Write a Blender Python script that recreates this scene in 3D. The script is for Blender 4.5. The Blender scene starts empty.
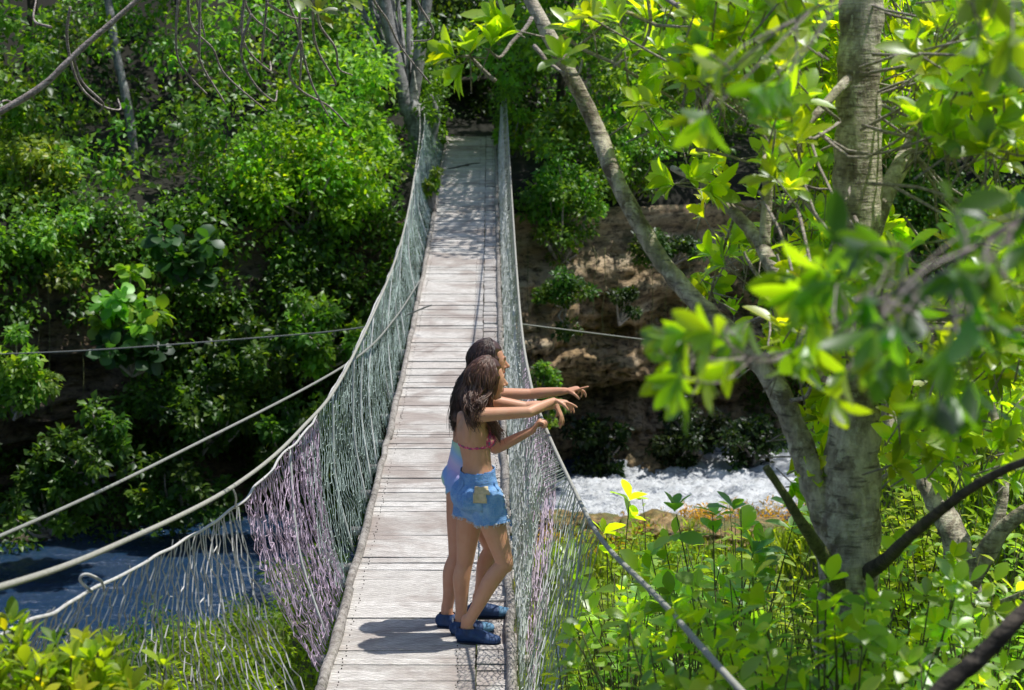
import bpy, bmesh, math, random
import numpy as np
from mathutils import Vector, noise

random.seed(11)
rng = np.random.default_rng(11)
sc = bpy.context.scene
COL = sc.collection
R = math.radians
F = 2000.0
PITCH = R(9.8)
CP, SP = math.cos(PITCH), math.sin(PITCH)

# ------------------------------------------------------------------ measuring
def ray(px, py):
    a, b = (px - 512) / F, (345 - py) / F
    return np.array([a, CP + SP * b, -SP + CP * b])
def D(px, py, d): return ray(px, py) * d
def Y(px, py, y):
    r = ray(px, py); return r * (y / r[1])
def Zp(px, py, z):
    r = ray(px, py); return r * (z / r[2])

def px_of(p):
    d = p[1] * CP - p[2] * SP; return 512 + F * p[0] / d, 345 - F * (p[1] * SP + p[2] * CP) / d
# ------------------------------------------------------------------ helpers
def tag(o, label=None, cat=None, group=None, kind=None):
    if label: o['label'] = label
    if cat: o['category'] = cat
    if group: o['group'] = group
    if kind: o['kind'] = kind
    return o
def empty(name, loc, label=None, cat=None, group=None):
    o = bpy.data.objects.new(name, None); COL.objects.link(o)
    o.location = loc; o.empty_display_size = .2
    return tag(o, label, cat, group)
def link(name, me, mat=None, parent=None, color=None):
    o = bpy.data.objects.new(name, me); COL.objects.link(o)
    if mat:
        me.materials.clear()
        for m in (mat if isinstance(mat, (list, tuple)) else [mat]): me.materials.append(m)
    if parent:
        o.parent = parent
        # vertices are given in world coordinates: shift them to the parent's frame
        base = np.array(parent_loc(parent))
        shift(me, -base)
    if color: o.color = (*color, 1)
    return o
def parent_loc(p):
    v = Vector((0, 0, 0))
    while p: v += p.location; p = p.parent
    return v
def shift(me, v):
    n = len(me.vertices); a = np.empty(n * 3); me.vertices.foreach_get('co', a)
    a = (a.reshape(-1, 3) + v).ravel(); me.vertices.foreach_set('co', a); me.update()
def npmesh(name, V, faces, smooth=True, tint=None):
    """faces: (m,k) int array or list of such arrays"""
    if not isinstance(faces, list): faces = [faces]
    faces = [f for f in faces if len(f)]
    me = bpy.data.meshes.new(name)
    V = np.asarray(V, dtype=np.float32)
    me.vertices.add(len(V)); me.vertices.foreach_set('co', V.ravel())
    loops = np.concatenate([f.ravel() for f in faces]).astype(np.int32)
    tot = np.concatenate([np.full(len(f), f.shape[1]) for f in faces]).astype(np.int32)
    start = np.concatenate([[0], np.cumsum(tot)[:-1]]).astype(np.int32)
    me.loops.add(len(loops)); me.loops.foreach_set('vertex_index', loops)
    me.polygons.add(len(tot)); me.polygons.foreach_set('loop_start', start)
    me.polygons.foreach_set('loop_total', tot)
    me.polygons.foreach_set('use_smooth', np.full(len(tot), smooth))
    me.update(calc_edges=True)
    if tint is not None:
        at = me.color_attributes.new('tint', 'FLOAT_COLOR', 'POINT')
        c = np.ones((len(V), 4), np.float32); c[:, :3] = tint
        at.data.foreach_set('color', c.ravel())
    return me
class MB:
    def __init__(s): s.V = []; s.Q = []; s.T = []; s.n = 0; s.C = []
    def add(s, V, Q=None, T=None, c=None):
        V = np.asarray(V, float)
        s.V.append(V)
        if Q is not None and len(Q): s.Q.append(np.asarray(Q, int) + s.n)
        if T is not None and len(T): s.T.append(np.asarray(T, int) + s.n)
        s.C.append(np.tile(np.asarray(c if c is not None else (1, 1, 1), float), (len(V), 1)) if c is None or np.ndim(c) == 1 else c)
        s.n += len(V)
    def mesh(s, name, smooth=True, tint=False):
        f = []
        if s.Q: f.append(np.concatenate(s.Q))
        if s.T: f.append(np.concatenate(s.T))
        return npmesh(name, np.concatenate(s.V), f, smooth, np.concatenate(s.C) if tint else None)
    def build(s, name, mat, parent=None, smooth=True, tint=False, color=None):
        return link(name, s.mesh(name, smooth, tint), mat, parent, color)
    def tube(s, P, r, sides=6, cap=True, c=None, rough=0.0, seed=0):
        P = np.asarray(P, float); n = len(P)
        r = np.broadcast_to(np.asarray(r, float), (n,))
        T = np.gradient(P, axis=0); T /= np.linalg.norm(T, axis=1)[:, None] + 1e-12
        u = np.cross(T[0], (0, 0, 1.0));
        if np.linalg.norm(u) < .1: u = np.cross(T[0], (1.0, 0, 0))
        u /= np.linalg.norm(u)
        a = np.arange(sides) * 2 * math.pi / sides
        V = np.empty((n, sides, 3))
        for i in range(n):
            u = u - T[i] * (u @ T[i]); u /= np.linalg.norm(u) + 1e-12
            w = np.cross(T[i], u)
            rr = r[i] * np.ones(sides)
            if rough:
                for k in range(sides):
                    q = (P[i] + (u * math.cos(a[k]) + w * math.sin(a[k])) * r[i])
                    rr[k] *= 1 + rough * noise.noise(Vector(q * (1.2 / max(r[i], .01)) + seed))
            V[i] = P[i] + (np.cos(a)[:, None] * u + np.sin(a)[:, None] * w) * rr[:, None]
        V = V.reshape(-1, 3)
        i, k = np.meshgrid(np.arange(n - 1), np.arange(sides), indexing='ij')
        k2 = (k + 1) % sides
        Q = np.stack([i * sides + k, i * sides + k2, (i + 1) * sides + k2, (i + 1) * sides + k], -1).reshape(-1, 4)
        Tt = []
        if cap:
            V = np.concatenate([V, P[:1], P[-1:]])
            c0, c1 = n * sides, n * sides + 1
            for q in range(sides):
                Tt.append((c0, (q + 1) % sides, q)); b = (n - 1) * sides
                Tt.append((c1, b + q, b + (q + 1) % sides))
        s.add(V, Q, Tt, c)
    def box(s, c, h, ax=None, col=None):
        c = np.asarray(c, float); h = np.asarray(h, float)
        A = np.eye(3) if ax is None else np.asarray(ax, float)
        V = np.array([[x, y, z] for x in (-1, 1) for y in (-1, 1) for z in (-1, 1)], float) * h
        V = c + V @ A
        s.add(V, [(0, 1, 3, 2), (4, 6, 7, 5), (0, 4, 5, 1), (2, 3, 7, 6), (0, 2, 6, 4), (1, 5, 7, 3)], c=col)
def spline(P, n):
    """Catmull-Rom through P (k,m), n samples"""
    P = np.asarray(P, float); k = len(P)
    if k == 2: return P[0] + (P[1] - P[0]) * np.linspace(0, 1, n)[:, None]
    E = np.concatenate([[2 * P[0] - P[1]], P, [2 * P[-1] - P[-2]]])
    out = []
    for t in np.linspace(0, k - 1, n):
        i = min(int(t), k - 2); f = t - i
        a, b, c, d = E[i], E[i + 1], E[i + 2], E[i + 3]
        out.append(.5 * (2 * b + (c - a) * f + (2 * a - 5 * b + 4 * c - d) * f * f + (3 * b - a - 3 * c + d) * f ** 3))
    return np.array(out)
def norm(v):
    v = np.asarray(v, float); return v / (np.linalg.norm(v, axis=-1, keepdims=True) + 1e-12)

# ------------------------------------------------------------------ materials
class NT:
    def __init__(s, name):
        s.m = bpy.data.materials.new(name); s.m.use_nodes = True
        s.t = s.m.node_tree; s.n = s.t.nodes; s.n.clear()
        s.out = s.n.new('ShaderNodeOutputMaterial')
    def N(s, typ, **kw):
        n = s.n.new(typ)
        for k, v in kw.items():
            if k.startswith('_'): setattr(n, k[1:], v)
            else: n.inputs[k.replace('__', ' ')].default_value = v
        return n
    def L(s, a, b): s.t.links.new(a, b)
    def ramp(s, src, stops, interp='LINEAR'):
        r = s.n.new('ShaderNodeValToRGB'); r.color_ramp.interpolation = interp
        while len(r.color_ramp.elements) < len(stops): r.color_ramp.elements.new(.5)
        for e, (p, c) in zip(r.color_ramp.elements, stops):
            e.position = p; e.color = (*c, 1) if len(c) == 3 else c
        s.L(src, r.inputs[0]); return r
    def noise(s, scale, detail=4, rough=.6, vec=None, mapscale=None, dist=0):
        n = s.N('ShaderNodeTexNoise', Scale=scale, Detail=detail, Roughness=rough, Distortion=dist)
        if vec is None:
            vec = s.N('ShaderNodeTexCoord').outputs['Object']
        if mapscale:
            mp = s.N('ShaderNodeMapping'); mp.inputs['Scale'].default_value = mapscale
            s.L(vec, mp.inputs[0]); vec = mp.outputs[0]
        s.L(vec, n.inputs['Vector']); return n
    def mix(s, fac, a, b, mode='MIX'):
        m = s.n.new('ShaderNodeMix'); m.data_type = 'RGBA'; m.blend_type = mode
        for sock, v in ((m.inputs[0], fac), (m.inputs[6], a), (m.inputs[7], b)):
            if hasattr(v, 'node'): s.L(v, sock)
            elif isinstance(v, (int, float)): sock.default_value = v
            else: sock.default_value = (*v, 1)
        return m.outputs[2]
    def bsdf(s, color, rough=.7, bump=None, bstr=.3, bdist=.01, **kw):
        p = s.n.new('ShaderNodeBsdfPrincipled')
        if hasattr(color, 'node'): s.L(color, p.inputs['Base Color'])
        else: p.inputs['Base Color'].default_value = (*color, 1)
        if hasattr(rough, 'node'): s.L(rough, p.inputs['Roughness'])
        else: p.inputs['Roughness'].default_value = rough
        for k, v in kw.items(): p.inputs[k.replace('__', ' ')].default_value = v
        if bump is not None:
            b = s.N('ShaderNodeBump', Strength=bstr, Distance=bdist); s.L(bump, b.inputs['Height'])
            s.L(b.outputs[0], p.inputs['Normal'])
        s.L(p.outputs[0], s.out.inputs[0]); return p

def leaf_material(name, trans=.5, gloss=.12, grough=.45, tscale=1.0):
    t = NT(name)
    oi = t.N('ShaderNodeObjectInfo'); at = t.N('ShaderNodeAttribute', _attribute_name='tint')
    geo = t.N('ShaderNodeNewGeometry')
    c = t.mix(1.0, oi.outputs['Color'], at.outputs['Color'], 'MULTIPLY')
    rv = t.ramp(geo.outputs['Random Per Island'], [(0, (.5, .6, .6)), (.5, (1, 1, 1)), (.95, (1.4, 1.25, .9)), (1, (2.0, 1.4, .7))])
    c = t.mix(1.0, c, rv.outputs[0], 'MULTIPLY')
    tc = t.mix(1.0, c, (3.0 * tscale, 2.9 * tscale, .7 * tscale), 'MULTIPLY')
    d = t.N('ShaderNodeBsdfDiffuse'); t.L(c, d.inputs[0])
    tr = t.N('ShaderNodeBsdfTranslucent'); t.L(tc, tr.inputs[0])
    g = t.N('ShaderNodeBsdfGlossy', Roughness=grough); g.inputs[0].default_value = (.9, .95, 1, 1)
    m1 = t.N('ShaderNodeMixShader'); m1.inputs[0].default_value = trans
    t.L(d.outputs[0], m1.inputs[1]); t.L(tr.outputs[0], m1.inputs[2])
    m2 = t.N('ShaderNodeMixShader')
    fr = t.N('ShaderNodeLayerWeight', Blend=.35)
    ma = t.N('ShaderNodeMath', _operation='MULTIPLY_ADD'); t.L(fr.outputs[1], ma.inputs[0])
    ma.inputs[1].default_value = gloss * .45; ma.inputs[2].default_value = gloss * .1
    t.L(ma.outputs[0], m2.inputs[0])
    t.L(m1.outputs[0], m2.inputs[1]); t.L(g.outputs[0], m2.inputs[2]); t.L(m2.outputs[0], t.out.inputs[0])
    return t.m
def bark_material(name, dark, light, lichen, scale=1.0):
    t = NT(name)
    n1 = t.noise(9 * scale, 6, .65); n2 = t.noise(45 * scale, 5, .7, mapscale=(1, 1, .35)); n3 = t.noise(4 * scale, 5, .6, dist=1)
    n4 = t.noise(22 * scale, 3, .6, mapscale=(.5, .5, 3.0))
    c = t.mix(t.ramp(n1.outputs[0], [(.38, (0, 0, 0)), (.6, (1, 1, 1))]).outputs[0], dark, light)
    c = t.mix(t.ramp(n3.outputs[0], [(.55, (0, 0, 0)), (.66, (.55, .55, .55))]).outputs[0], c, lichen)
    n5 = t.noise(13 * scale, 5, .7, dist=.6)
    c = t.mix(t.ramp(n5.outputs[0], [(.54, (0, 0, 0)), (.6, (.6, .6, .6))]).outputs[0], c, [min(.8, x * 1.25) for x in light])
    c = t.mix(t.ramp(n4.outputs[0], [(.56, (0, 0, 0)), (.68, (.75, .75, .75))]).outputs[0], c, [x * .35 for x in dark])
    c = t.mix(t.ramp(n2.outputs[0], [(.3, (.45, .45, .45)), (.7, (1, 1, 1))]).outputs[0], [0, 0, 0], c)
    t.bsdf(c, .85, t.mix(.5, n2.outputs[0], n4.outputs[0]), .9, .02)
    return t.m

M = {}
M['leaf'] = leaf_material('leaf_surface', .5, .10, .5)
M['leaf_fg'] = leaf_material('glossy_leaf_surface', .68, .3, .4)
M['leaf_far'] = leaf_material('far_leaf_surface', .42, .14, .4)
M['bark'] = bark_material('grey_bark', (.20, .16, .12), (.68, .61, .50), (.26, .27, .12))
M['bark_far'] = bark_material('far_bark', (.2, .2, .21), (.48, .49, .52), (.2, .22, .15), .5)
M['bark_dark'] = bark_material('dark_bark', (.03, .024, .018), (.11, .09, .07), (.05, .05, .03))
M['twig'] = bark_material('twig_bark', (.34, .28, .26), (.60, .53, .50), (.4, .35, .3), 3)
M['green_twig'] = bark_material('green_bark', (.12, .13, .05), (.24, .26, .10), (.14, .16, .06), 3)

def simple(name, c, rough=.7, **kw):
    t = NT(name); n = t.noise(kw.pop('nscale', 30), 4)
    col = t.mix(t.ramp(n.outputs[0], [(.3, (.6, .6, .6)), (.7, (1, 1, 1))]).outputs[0], [0, 0, 0], c)
    t.bsdf(col, rough, n.outputs[0], .2, .003, **kw); return t.m
M['rope'] = simple('weathered_rope', (.42, .42, .38), .85, nscale=80)
M['rope_grey'] = simple('grey_cable', (.30, .31, .29), .7, nscale=60)
M['net_white'] = simple('white_net_cord', (.62, .62, .62), .7)
M['net_lilac'] = simple('lilac_net_cord', (.66, .52, .68), .7)
M['net_teal'] = simple('pale_teal_net_cord', (.52, .66, .61), .7)
M['net_pale'] = simple('pale_net_cord', (.56, .60, .60), .7)

def wood_deck():
    t = NT('weathered_deck_boards')
    geo = t.N('ShaderNodeNewGeometry'); tc = t.N('ShaderNodeTexCoord')
    grain = t.noise(7, 6, .7, tc.outputs['Object'], (1.2, 14, 14), .4)
    blot = t.noise(1.6, 4, .6, tc.outputs['Object'], (1, 1, 1), .6)
    fine = t.noise(60, 3, .6, tc.outputs['Object'], (.25, 3, 3))
    base = t.ramp(geo.outputs['Random Per Island'], [(0, (.54, .52, .50)), (.4, (.66, .64, .62)), (.75, (.74, .725, .71)), (1, (.56, .51, .48))]).outputs[0]
    c = t.mix(t.ramp(blot.outputs[0], [(.48, (0, 0, 0)), (.62, (.85, .85, .85))]).outputs[0], base, (.36, .30, .275))
    c = t.mix(t.ramp(grain.outputs[0], [(.36, (.85, .85, .85)), (.55, (0, 0, 0))]).outputs[0], c, (.17, .155, .145))
    c = t.mix(t.ramp(fine.outputs[0], [(.36, (.5, .5, .5)), (.5, (0, 0, 0))]).outputs[0], c, (.22, .2, .19))
    # fine wire mesh laid over the boards
    mp = t.N('ShaderNodeMapping'); mp.inputs['Scale'].default_value = (1, 1, .01); mp.inputs['Rotation'].default_value = (0, 0, R(45))
    t.L(tc.outputs['Object'], mp.inputs[0])
    v = t.N('ShaderNodeTexVoronoi', Scale=28, Randomness=.15, _feature='DISTANCE_TO_EDGE'); t.L(mp.outputs[0], v.inputs[0])
    c = t.mix(t.ramp(v.outputs[0], [(.04, (.45, .45, .45)), (.09, (0, 0, 0))]).outputs[0], c, (.2, .19, .18))
    t.bsdf(c, .85, grain.outputs[0], .5, .006)
    return t.m
M['deck'] = wood_deck()
M['log'] = bark_material('weathered_log', (.25, .22, .2), (.5, .47, .44), (.36, .34, .3), 1.2)
M['old_timber'] = bark_material('dark_timber', (.02, .018, .015), (.06, .05, .04), (.05, .05, .03))

def rock_mat():
    t = NT('stratified_rock')
    tc = t.N('ShaderNodeTexCoord').outputs['Object']
    big = t.noise(.45, 6, .6, tc, None, .8); strata = t.noise(1.1, 7, .65, tc, (.35, .35, 3.2), .7)
    fine = t.noise(6, 6, .7, tc, (1, 1, 2)); moss = t.noise(1.3, 5, .6, tc)
    c = t.ramp(strata.outputs[0], [(.30, (.04, .03, .02)), (.42, (.32, .23, .14)), (.52, (.56, .44, .30)), (.62, (.70, .60, .46)), (.72, (.30, .23, .17)), (.85, (.5, .45, .38))]).outputs[0]
    c = t.mix(t.ramp(big.outputs[0], [(.4, (0, 0, 0)), (.6, (.8, .8, .8))]).outputs[0], c, (.55, .38, .20), 'MIX')
    c = t.mix(t.ramp(fine.outputs[0], [(.36, (.9, .9, .9)), (.52, (0, 0, 0))]).outputs[0], c, (.05, .035, .025))
    c = t.mix(t.ramp(moss.outputs[0], [(.54, (0, 0, 0)), (.64, (.7, .7, .7))]).outputs[0], c, (.06, .07, .03))
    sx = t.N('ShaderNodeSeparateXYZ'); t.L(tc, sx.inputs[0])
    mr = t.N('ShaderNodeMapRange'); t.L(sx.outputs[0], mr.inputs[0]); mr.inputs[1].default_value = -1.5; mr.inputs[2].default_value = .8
    c = t.mix(mr.outputs[0], t.mix(1.0, c, (.30, .30, .32), 'MULTIPLY'), c)  # shade on the left cliff painted into the rock colour
    bm_ = t.mix(.5, fine.outputs[0], strata.outputs[0])
    t.bsdf(c, .9, bm_, 1.0, .25)
    return t.m
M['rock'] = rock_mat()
def soil_mat():
    t = NT('leaf_litter_soil')
    a = t.noise(1.2, 6, .6); b = t.noise(9, 6, .7)
    c = t.ramp(b.outputs[0], [(.3, (.02, .018, .01)), (.5, (.07, .06, .03)), (.7, (.15, .12, .07))]).outputs[0]
    c = t.mix(t.ramp(a.outputs[0], [(.42, (0, 0, 0)), (.58, (.8, .8, .8))]).outputs[0], c, (.045, .07, .015))
    t.bsdf(c, .95, b.outputs[0], .8, .05)
    return t.m
M['soil'] = soil_mat()
M['dark_soil'] = simple('forest_soil', (.012, .012, .008), .95, nscale=4)
def water_mat():
    t = NT('rapid_water')
    tc = t.N('ShaderNodeTexCoord').outputs['Object']
    at = t.N('ShaderNodeAttribute', _attribute_name='foam')
    n1 = t.noise(2.4, 9, .78, tc, (.8, 3.2, 1), .9); n2 = t.noise(16, 6, .75, tc, (.7, 2.4, 1), .6)
    add = t.N('ShaderNodeMath', _operation='ADD'); t.L(n1.outputs[0], add.inputs[0]); t.L(at.outputs['Fac'], add.inputs[1])
    m2 = t.N('ShaderNodeMath', _operation='MULTIPLY_ADD'); t.L(n2.outputs[0], m2.inputs[0]); m2.inputs[1].default_value = .5; t.L(add.outputs[0], m2.inputs[2])
    fac = t.ramp(m2.outputs[0], [(.74, (0, 0, 0)), (.88, (.35, .35, .35)), (1.06 - .07, (1, 1, 1))]).outputs[0]
    c = t.mix(fac, (.015, .05, .12), (.78, .82, .88))
    r = t.mix(fac, (.12, .12, .12), (.75, .75, .75))
    t.bsdf(c, r, n2.outputs[0], .7, .12)
    return t.m
M['water'] = water_mat()

# ------------------------------------------------------------------ leaf meshes
T_SMALL = (np.array([(0, 0, 0), (.42, .5, .12), (1, 0, -.1), (.42, -.5, .12), (.5, 0, 0)]), np.array([(0, 4, 1), (4, 2, 1), (0, 3, 4), (4, 3, 2)]))
def big_template(curve=.25, fold=.12):
    rows = [(0, .02), (.08, .05), (.3, .33), (.55, .5), (.78, .42), (.93, .2), (1.0, .01)]
    V = []
    for u, w in rows:
        z = -curve * u * u + .1 * u
        for s in (-1, 0, 1): V.append((u, s * w, z + (fold * w if s else 0)))
    Fc = []
    for i in range(len(rows) - 1):
        for k in range(2):
            a = i * 3 + k; Fc.append((a, a + 1, a + 4, a + 3))
    return np.array(V, float), np.array(Fc)
T_BIG = big_template()
def leaves(mb, P, A, Nn, L, W, tmpl=T_SMALL, tint=None):
    P = np.asarray(P, float); n = len(P)
    if n == 0: return
    A = norm(A); S = norm(np.cross(Nn, A)); N2 = np.cross(A, S)
    V, Fc = tmpl; L = np.broadcast_to(L, (n,))[:, None, None]; W = np.broadcast_to(W, (n,))[:, None, None]
    X = P[:, None] + A[:, None] * V[None, :, 0:1] * L + S[:, None] * V[None, :, 1:2] * W + N2[:, None] * V[None, :, 2:3] * L
    k = len(V)
    Fa = (Fc[None] + (np.arange(n) * k)[:, None, None]).reshape(-1, Fc.shape[1])
    if tint is None: tint = np.ones((n, 3))
    C = np.repeat(np.asarray(tint), k, axis=0)
    if Fc.shape[1] == 3: mb.add(X.reshape(-1, 3), T=Fa, c=C)
    else: mb.add(X.reshape(-1, 3), Q=Fa, c=C)
def rnd_dirs(n): return norm(rng.normal(size=(n, 3)))

def clump(mb, c, rad, n, L, tint=(1, 1, 1), droop=.3, flat=.8, W=.62):
    """a ragged ball of leaves, denser to its rim, leaves facing out and up"""
    d = rnd_dirs(n); r = rng.random(n) ** .45
    P = c + d * (r * rad)[:, None] * np.array([1, 1, flat])
    A = norm(d * .7 + rnd_dirs(n) * .8 + np.array([0, 0, -droop]))
    N = norm(rnd_dirs(n) * .6 + np.array([0, -.25, .9]))
    Ls = L * rng.uniform(.6, 1.3, n)
    leaves(mb, P, A, N, Ls, Ls * W, T_BIG if L > .19 else T_SMALL, np.tile(tint, (n, 1)) * rng.uniform(.75, 1.2, (n, 1)))

def ground_pt(x, y): return np.array([x, y, ground_z(x, y)])

# ------------------------------------------------------------------ terrain
WZ = -8.5
def river_far(x): return 34.4 + .5 * max(min(x, 6), -40) + .1 * max(x - 6, 0)
def river_near(x): return 30.4 + .72 * max(min(x, 3), -40) + .15 * max(x - 3, 0)
def sst(a, b, v):
    t = min(1, max(0, (v - a) / (b - a))); return t * t * (3 - 2 * t)
def ground_z(x, y):
    yn, yf = river_near(x), river_far(x)
    if y > yn - 1.5:
        if y < yf + 3: base = WZ - .6 + 0 * y; 
        else: base = -3.0
        if y <= yn: base = WZ - .6 + (.7) * sst(0, 1.5, yn - y)
        return base
    s = yn - 1.5 - y
    left = WZ + .1 + .06 * min(s, 14) + 4.3 * sst(14, 2.5, y)
    right = WZ + .1 + (.11 + .065 * sst(.5, 4, x)) * max(0, s - 3) + .35 * max(0, x - 4) * sst(33, 20, y)
    right += 2.3 * sst(3.3, 4.8, x) * sst(31, 24, y)
    w = sst(-1.5, .8, x)
    z = left * (1 - w) + right * w
    z += .25 * noise.noise(Vector((x * .5, y * .5, 3))) + .08 * noise.noise(Vector((x * 2, y * 2, 5)))
    # keep clear below the bridge
    return z
xs = np.concatenate([np.linspace(-400, -32, 12), np.linspace(-28, 28, 150), np.linspace(32, 400, 12)])
ys = np.concatenate([np.linspace(-400, -8, 12), np.linspace(-4, 40, 130), [45]])
V = np.array([[x, y, ground_z(x, y)] for y in ys for x in xs]); nx = len(xs)
i, j = np.meshgrid(np.arange(len(ys) - 1), np.arange(nx - 1), indexing='ij')
Qg = np.stack([i * nx + j, i * nx + j + 1, (i + 1) * nx + j + 1, (i + 1) * nx + j], -1).reshape(-1, 4)
tag(link('ground', npmesh('ground', V, Qg), M['soil']), 'earthy near river bank sloping down to the water', 'ground', kind='structure')

# river
xs = np.concatenate([np.linspace(-30, -10, 60), np.linspace(-9.9, 10, 560), np.linspace(10.1, 30, 60)])
rows = 120; V = []; foam = []
for j in range(rows):
    for x in xs:
        a, b = river_near(x) - 1.2, river_far(x) + 2.2
        y = a + (b - a) * j / (rows - 1)
        rough = sst(-.5, 1.5, x) * .22 + .07
        z = WZ + rough * (.45 * noise.noise(Vector((x * .8, y * 2.6, 0))) + .35 * noise.noise(Vector((x * 2.2, y * 7, 2))) + .30 * noise.noise(Vector((x * 4, y * 12, 4))) + .14 * noise.noise(Vector((x * 9, y * 24, 6))))
        z += .12 * sst(1, 6, x)
        V.append((x, y, z))
        f = .30 * sst(-.3, 1.6, x) * sst(2.6, .9, (y - river_near(x)) * .0 + abs((y - a) / (b - a) - .45) * 5) - .06
        if x < 0: f = .17 * math.exp(-((x + 3.0) / 1.1) ** 2) - .04 - .06 + .1 * noise.noise(Vector((x * .9, y * 2, 9)))
        foam.append(f)
nx = len(xs); i, j = np.meshgrid(np.arange(rows - 1), np.arange(nx - 1), indexing='ij')
Qw = np.stack([i * nx + j, i * nx + j + 1, (i + 1) * nx + j + 1, (i + 1) * nx + j], -1).reshape(-1, 4)
me = npmesh('river', V, Qw)
at = me.attributes.new('foam', 'FLOAT', 'POINT'); at.data.foreach_set('value', np.array(foam, np.float32))
tag(link('river', me, M['water']), 'fast river foaming white to the right of the bridge', 'river', kind='structure')

# far cliff with an undercut foot, and the wooded hill on top of it
prof = [(0.2, -9.6), (0.5, -8.7), (1.9, -8.1), (2.5, -7.4), (1.6, -7.0), (.9, -6.4), (.75, -5.6), (.55, -5.0), (1.0, -4.3), (.9, -3.8), (1.6, -3.25), (3.0, -3.0), (6.5, -2.95), (9, -2.7), (12, -1.4), (16, 1.5), (22, 6), (40, 16), (90, 26)]
profS = spline(prof, 120)
def cliff_pt(x, t):
    k = t * 119; i = min(int(k), 118); f = k - i
    o = profS[i] * (1 - f) + profS[i + 1] * f
    rocky = sst(60, 30, k) if k < 118 else 0
    v = Vector((x * .55, o[0] * .4, o[1] * .9))
    dy = rocky * (1.0 * noise.noise(v + Vector((0, 0, 7))) + .5 * noise.noise(Vector((x * 1.6, 3, o[1] * 2.8))) + .28 * noise.noise(Vector((x * 3.5, 9, o[1] * 7))))
    # ledges
    dy += rocky * (.16 * math.sin(o[1] * 6 + 5 * noise.noise(Vector((x * .5, 0, o[1] * .6)))) + .9 * abs(noise.noise(Vector((x * .9 + 3, 1, o[1] * 1.1)))) - .2 - .55 * abs(noise.noise(Vector((x * 2.3, 5, o[1] * 4.2)))) - .34 * abs(noise.noise(Vector((x * 4.3, 5, o[1] * 8)))) - .2 * abs(noise.noise(Vector((x * 9, 2, o[1] * 19)))))
    dz = (1 - rocky) * .5 * noise.noise(Vector((x * .3, o[0] * .3, 1))) * sst(2, 7, o[0]) + .15 * noise.noise(Vector((x * 1.2, o[0], o[1])))
    if abs(x + .9) < 1.6 and 3 < o[0] < 11: dz *= .15
    return np.array([x, river_far(x) + o[0] + dy, o[1] + dz])
xs = np.concatenate([np.linspace(-300, -26, 8), np.linspace(-24, -1, 130), np.linspace(-.97, 7.5, 420), np.linspace(7.6, 24, 90), np.linspace(26, 300, 8)]); nt = 240
V = np.array([cliff_pt(x, j / (nt - 1)) for j in range(nt) for x in xs]); nx = len(xs)
i, j = np.meshgrid(np.arange(nt - 1), np.arange(nx - 1), indexing='ij')
Qc = np.stack([i * nx + j, i * nx + j + 1, (i + 1) * nx + j + 1, (i + 1) * nx + j], -1).reshape(-1, 4)
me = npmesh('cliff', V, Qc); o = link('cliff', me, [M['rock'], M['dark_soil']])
top = np.array([1 if q[0] // nx > nt * .5 else 0 for q in Qc], np.int32)
me.polygons.foreach_set('material_index', top)
tag(o, 'brown layered rock cliff and wooded slope on the far bank', 'cliff', kind='structure')

# ------------------------------------------------------------------ the bridge
pts = []
for py, w in ((690, 192), (640, 178), (495, 135.5), (405, 109), (340, 90), (250, 71.5), (200, 62), (140, 50)):
    p = D(512, py, F / w); pts.append((p[1], p[2]))
pts = np.array(pts)
cz = np.polyfit(pts[:, 0], pts[:, 1], 3)
def zd(y): return float(np.polyval(cz, min(max(y, 8), 41)) + (.05 * (8 - y) if y < 8 else 0))
def xc(y): return -.38 - .011 * y
YB0, YB1 = 5.2, 40.4
bridge = empty('footbridge', (xc(5.2), 5.2, zd(5.2)), 'long narrow wooden suspension footbridge with net sides over the river', 'bridge')
nails = []; mb = MB(); y = YB0; rr = random.Random(3); wide_next = 3
while y < YB1:
    w = rr.choice((.1,.13,.16,.2,.26)) * rr.uniform(.9,1.1); gap = rr.uniform(.0015, .005)
    wide_next -= 1
    if wide_next <= 0: gap = rr.uniform(.012, .03); wide_next = rr.randint(3, 9)
    yc = y + w / 2; sl = (zd(yc + .1) - zd(yc - .1)) / .2
    yaw = rr.uniform(-.012, .012); a0 = np.array([math.cos(yaw), math.sin(yaw), rr.uniform(-.006, .006)]); a1 = norm(np.array([-math.sin(yaw), 1, sl + rr.uniform(-.03, .03)]))
    a2 = np.cross(a0, a1)
    # one board, its top subdivided a little and its ends uneven
    split = xc(yc) + .27
    for (xa, xb, dz) in ((-.5 + rr.uniform(-.03, .01), .29 + .01 * rr.random(), 0), (.30 + .01 * rr.random(), .5 + rr.uniform(-.01, .03), rr.uniform(-.006, .008))):
        mb.box((xc(yc) + (xa + xb) / 2, yc, zd(yc) - .02 + dz + rr.uniform(-.004, .004)), ((xb - xa) / 2, w / 2 - gap / 2, .018), (a0, a1, a2))
    for xn in (-.42, .2, .43):
        for dn in (-.25, .25):
            nails.append((xc(yc) + xn + rr.uniform(-.01, .01), yc + dn * w, zd(yc) + .001))
    y += w + gap * .5
mb.build('deck', M['deck'], bridge, smooth=False)
mb = MB()
for p in nails: mb.box(p, (.003, .003, .003))
tag(mb.build('nail_heads', M['old_timber'], bridge, smooth=False), kind='stuff')
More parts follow.
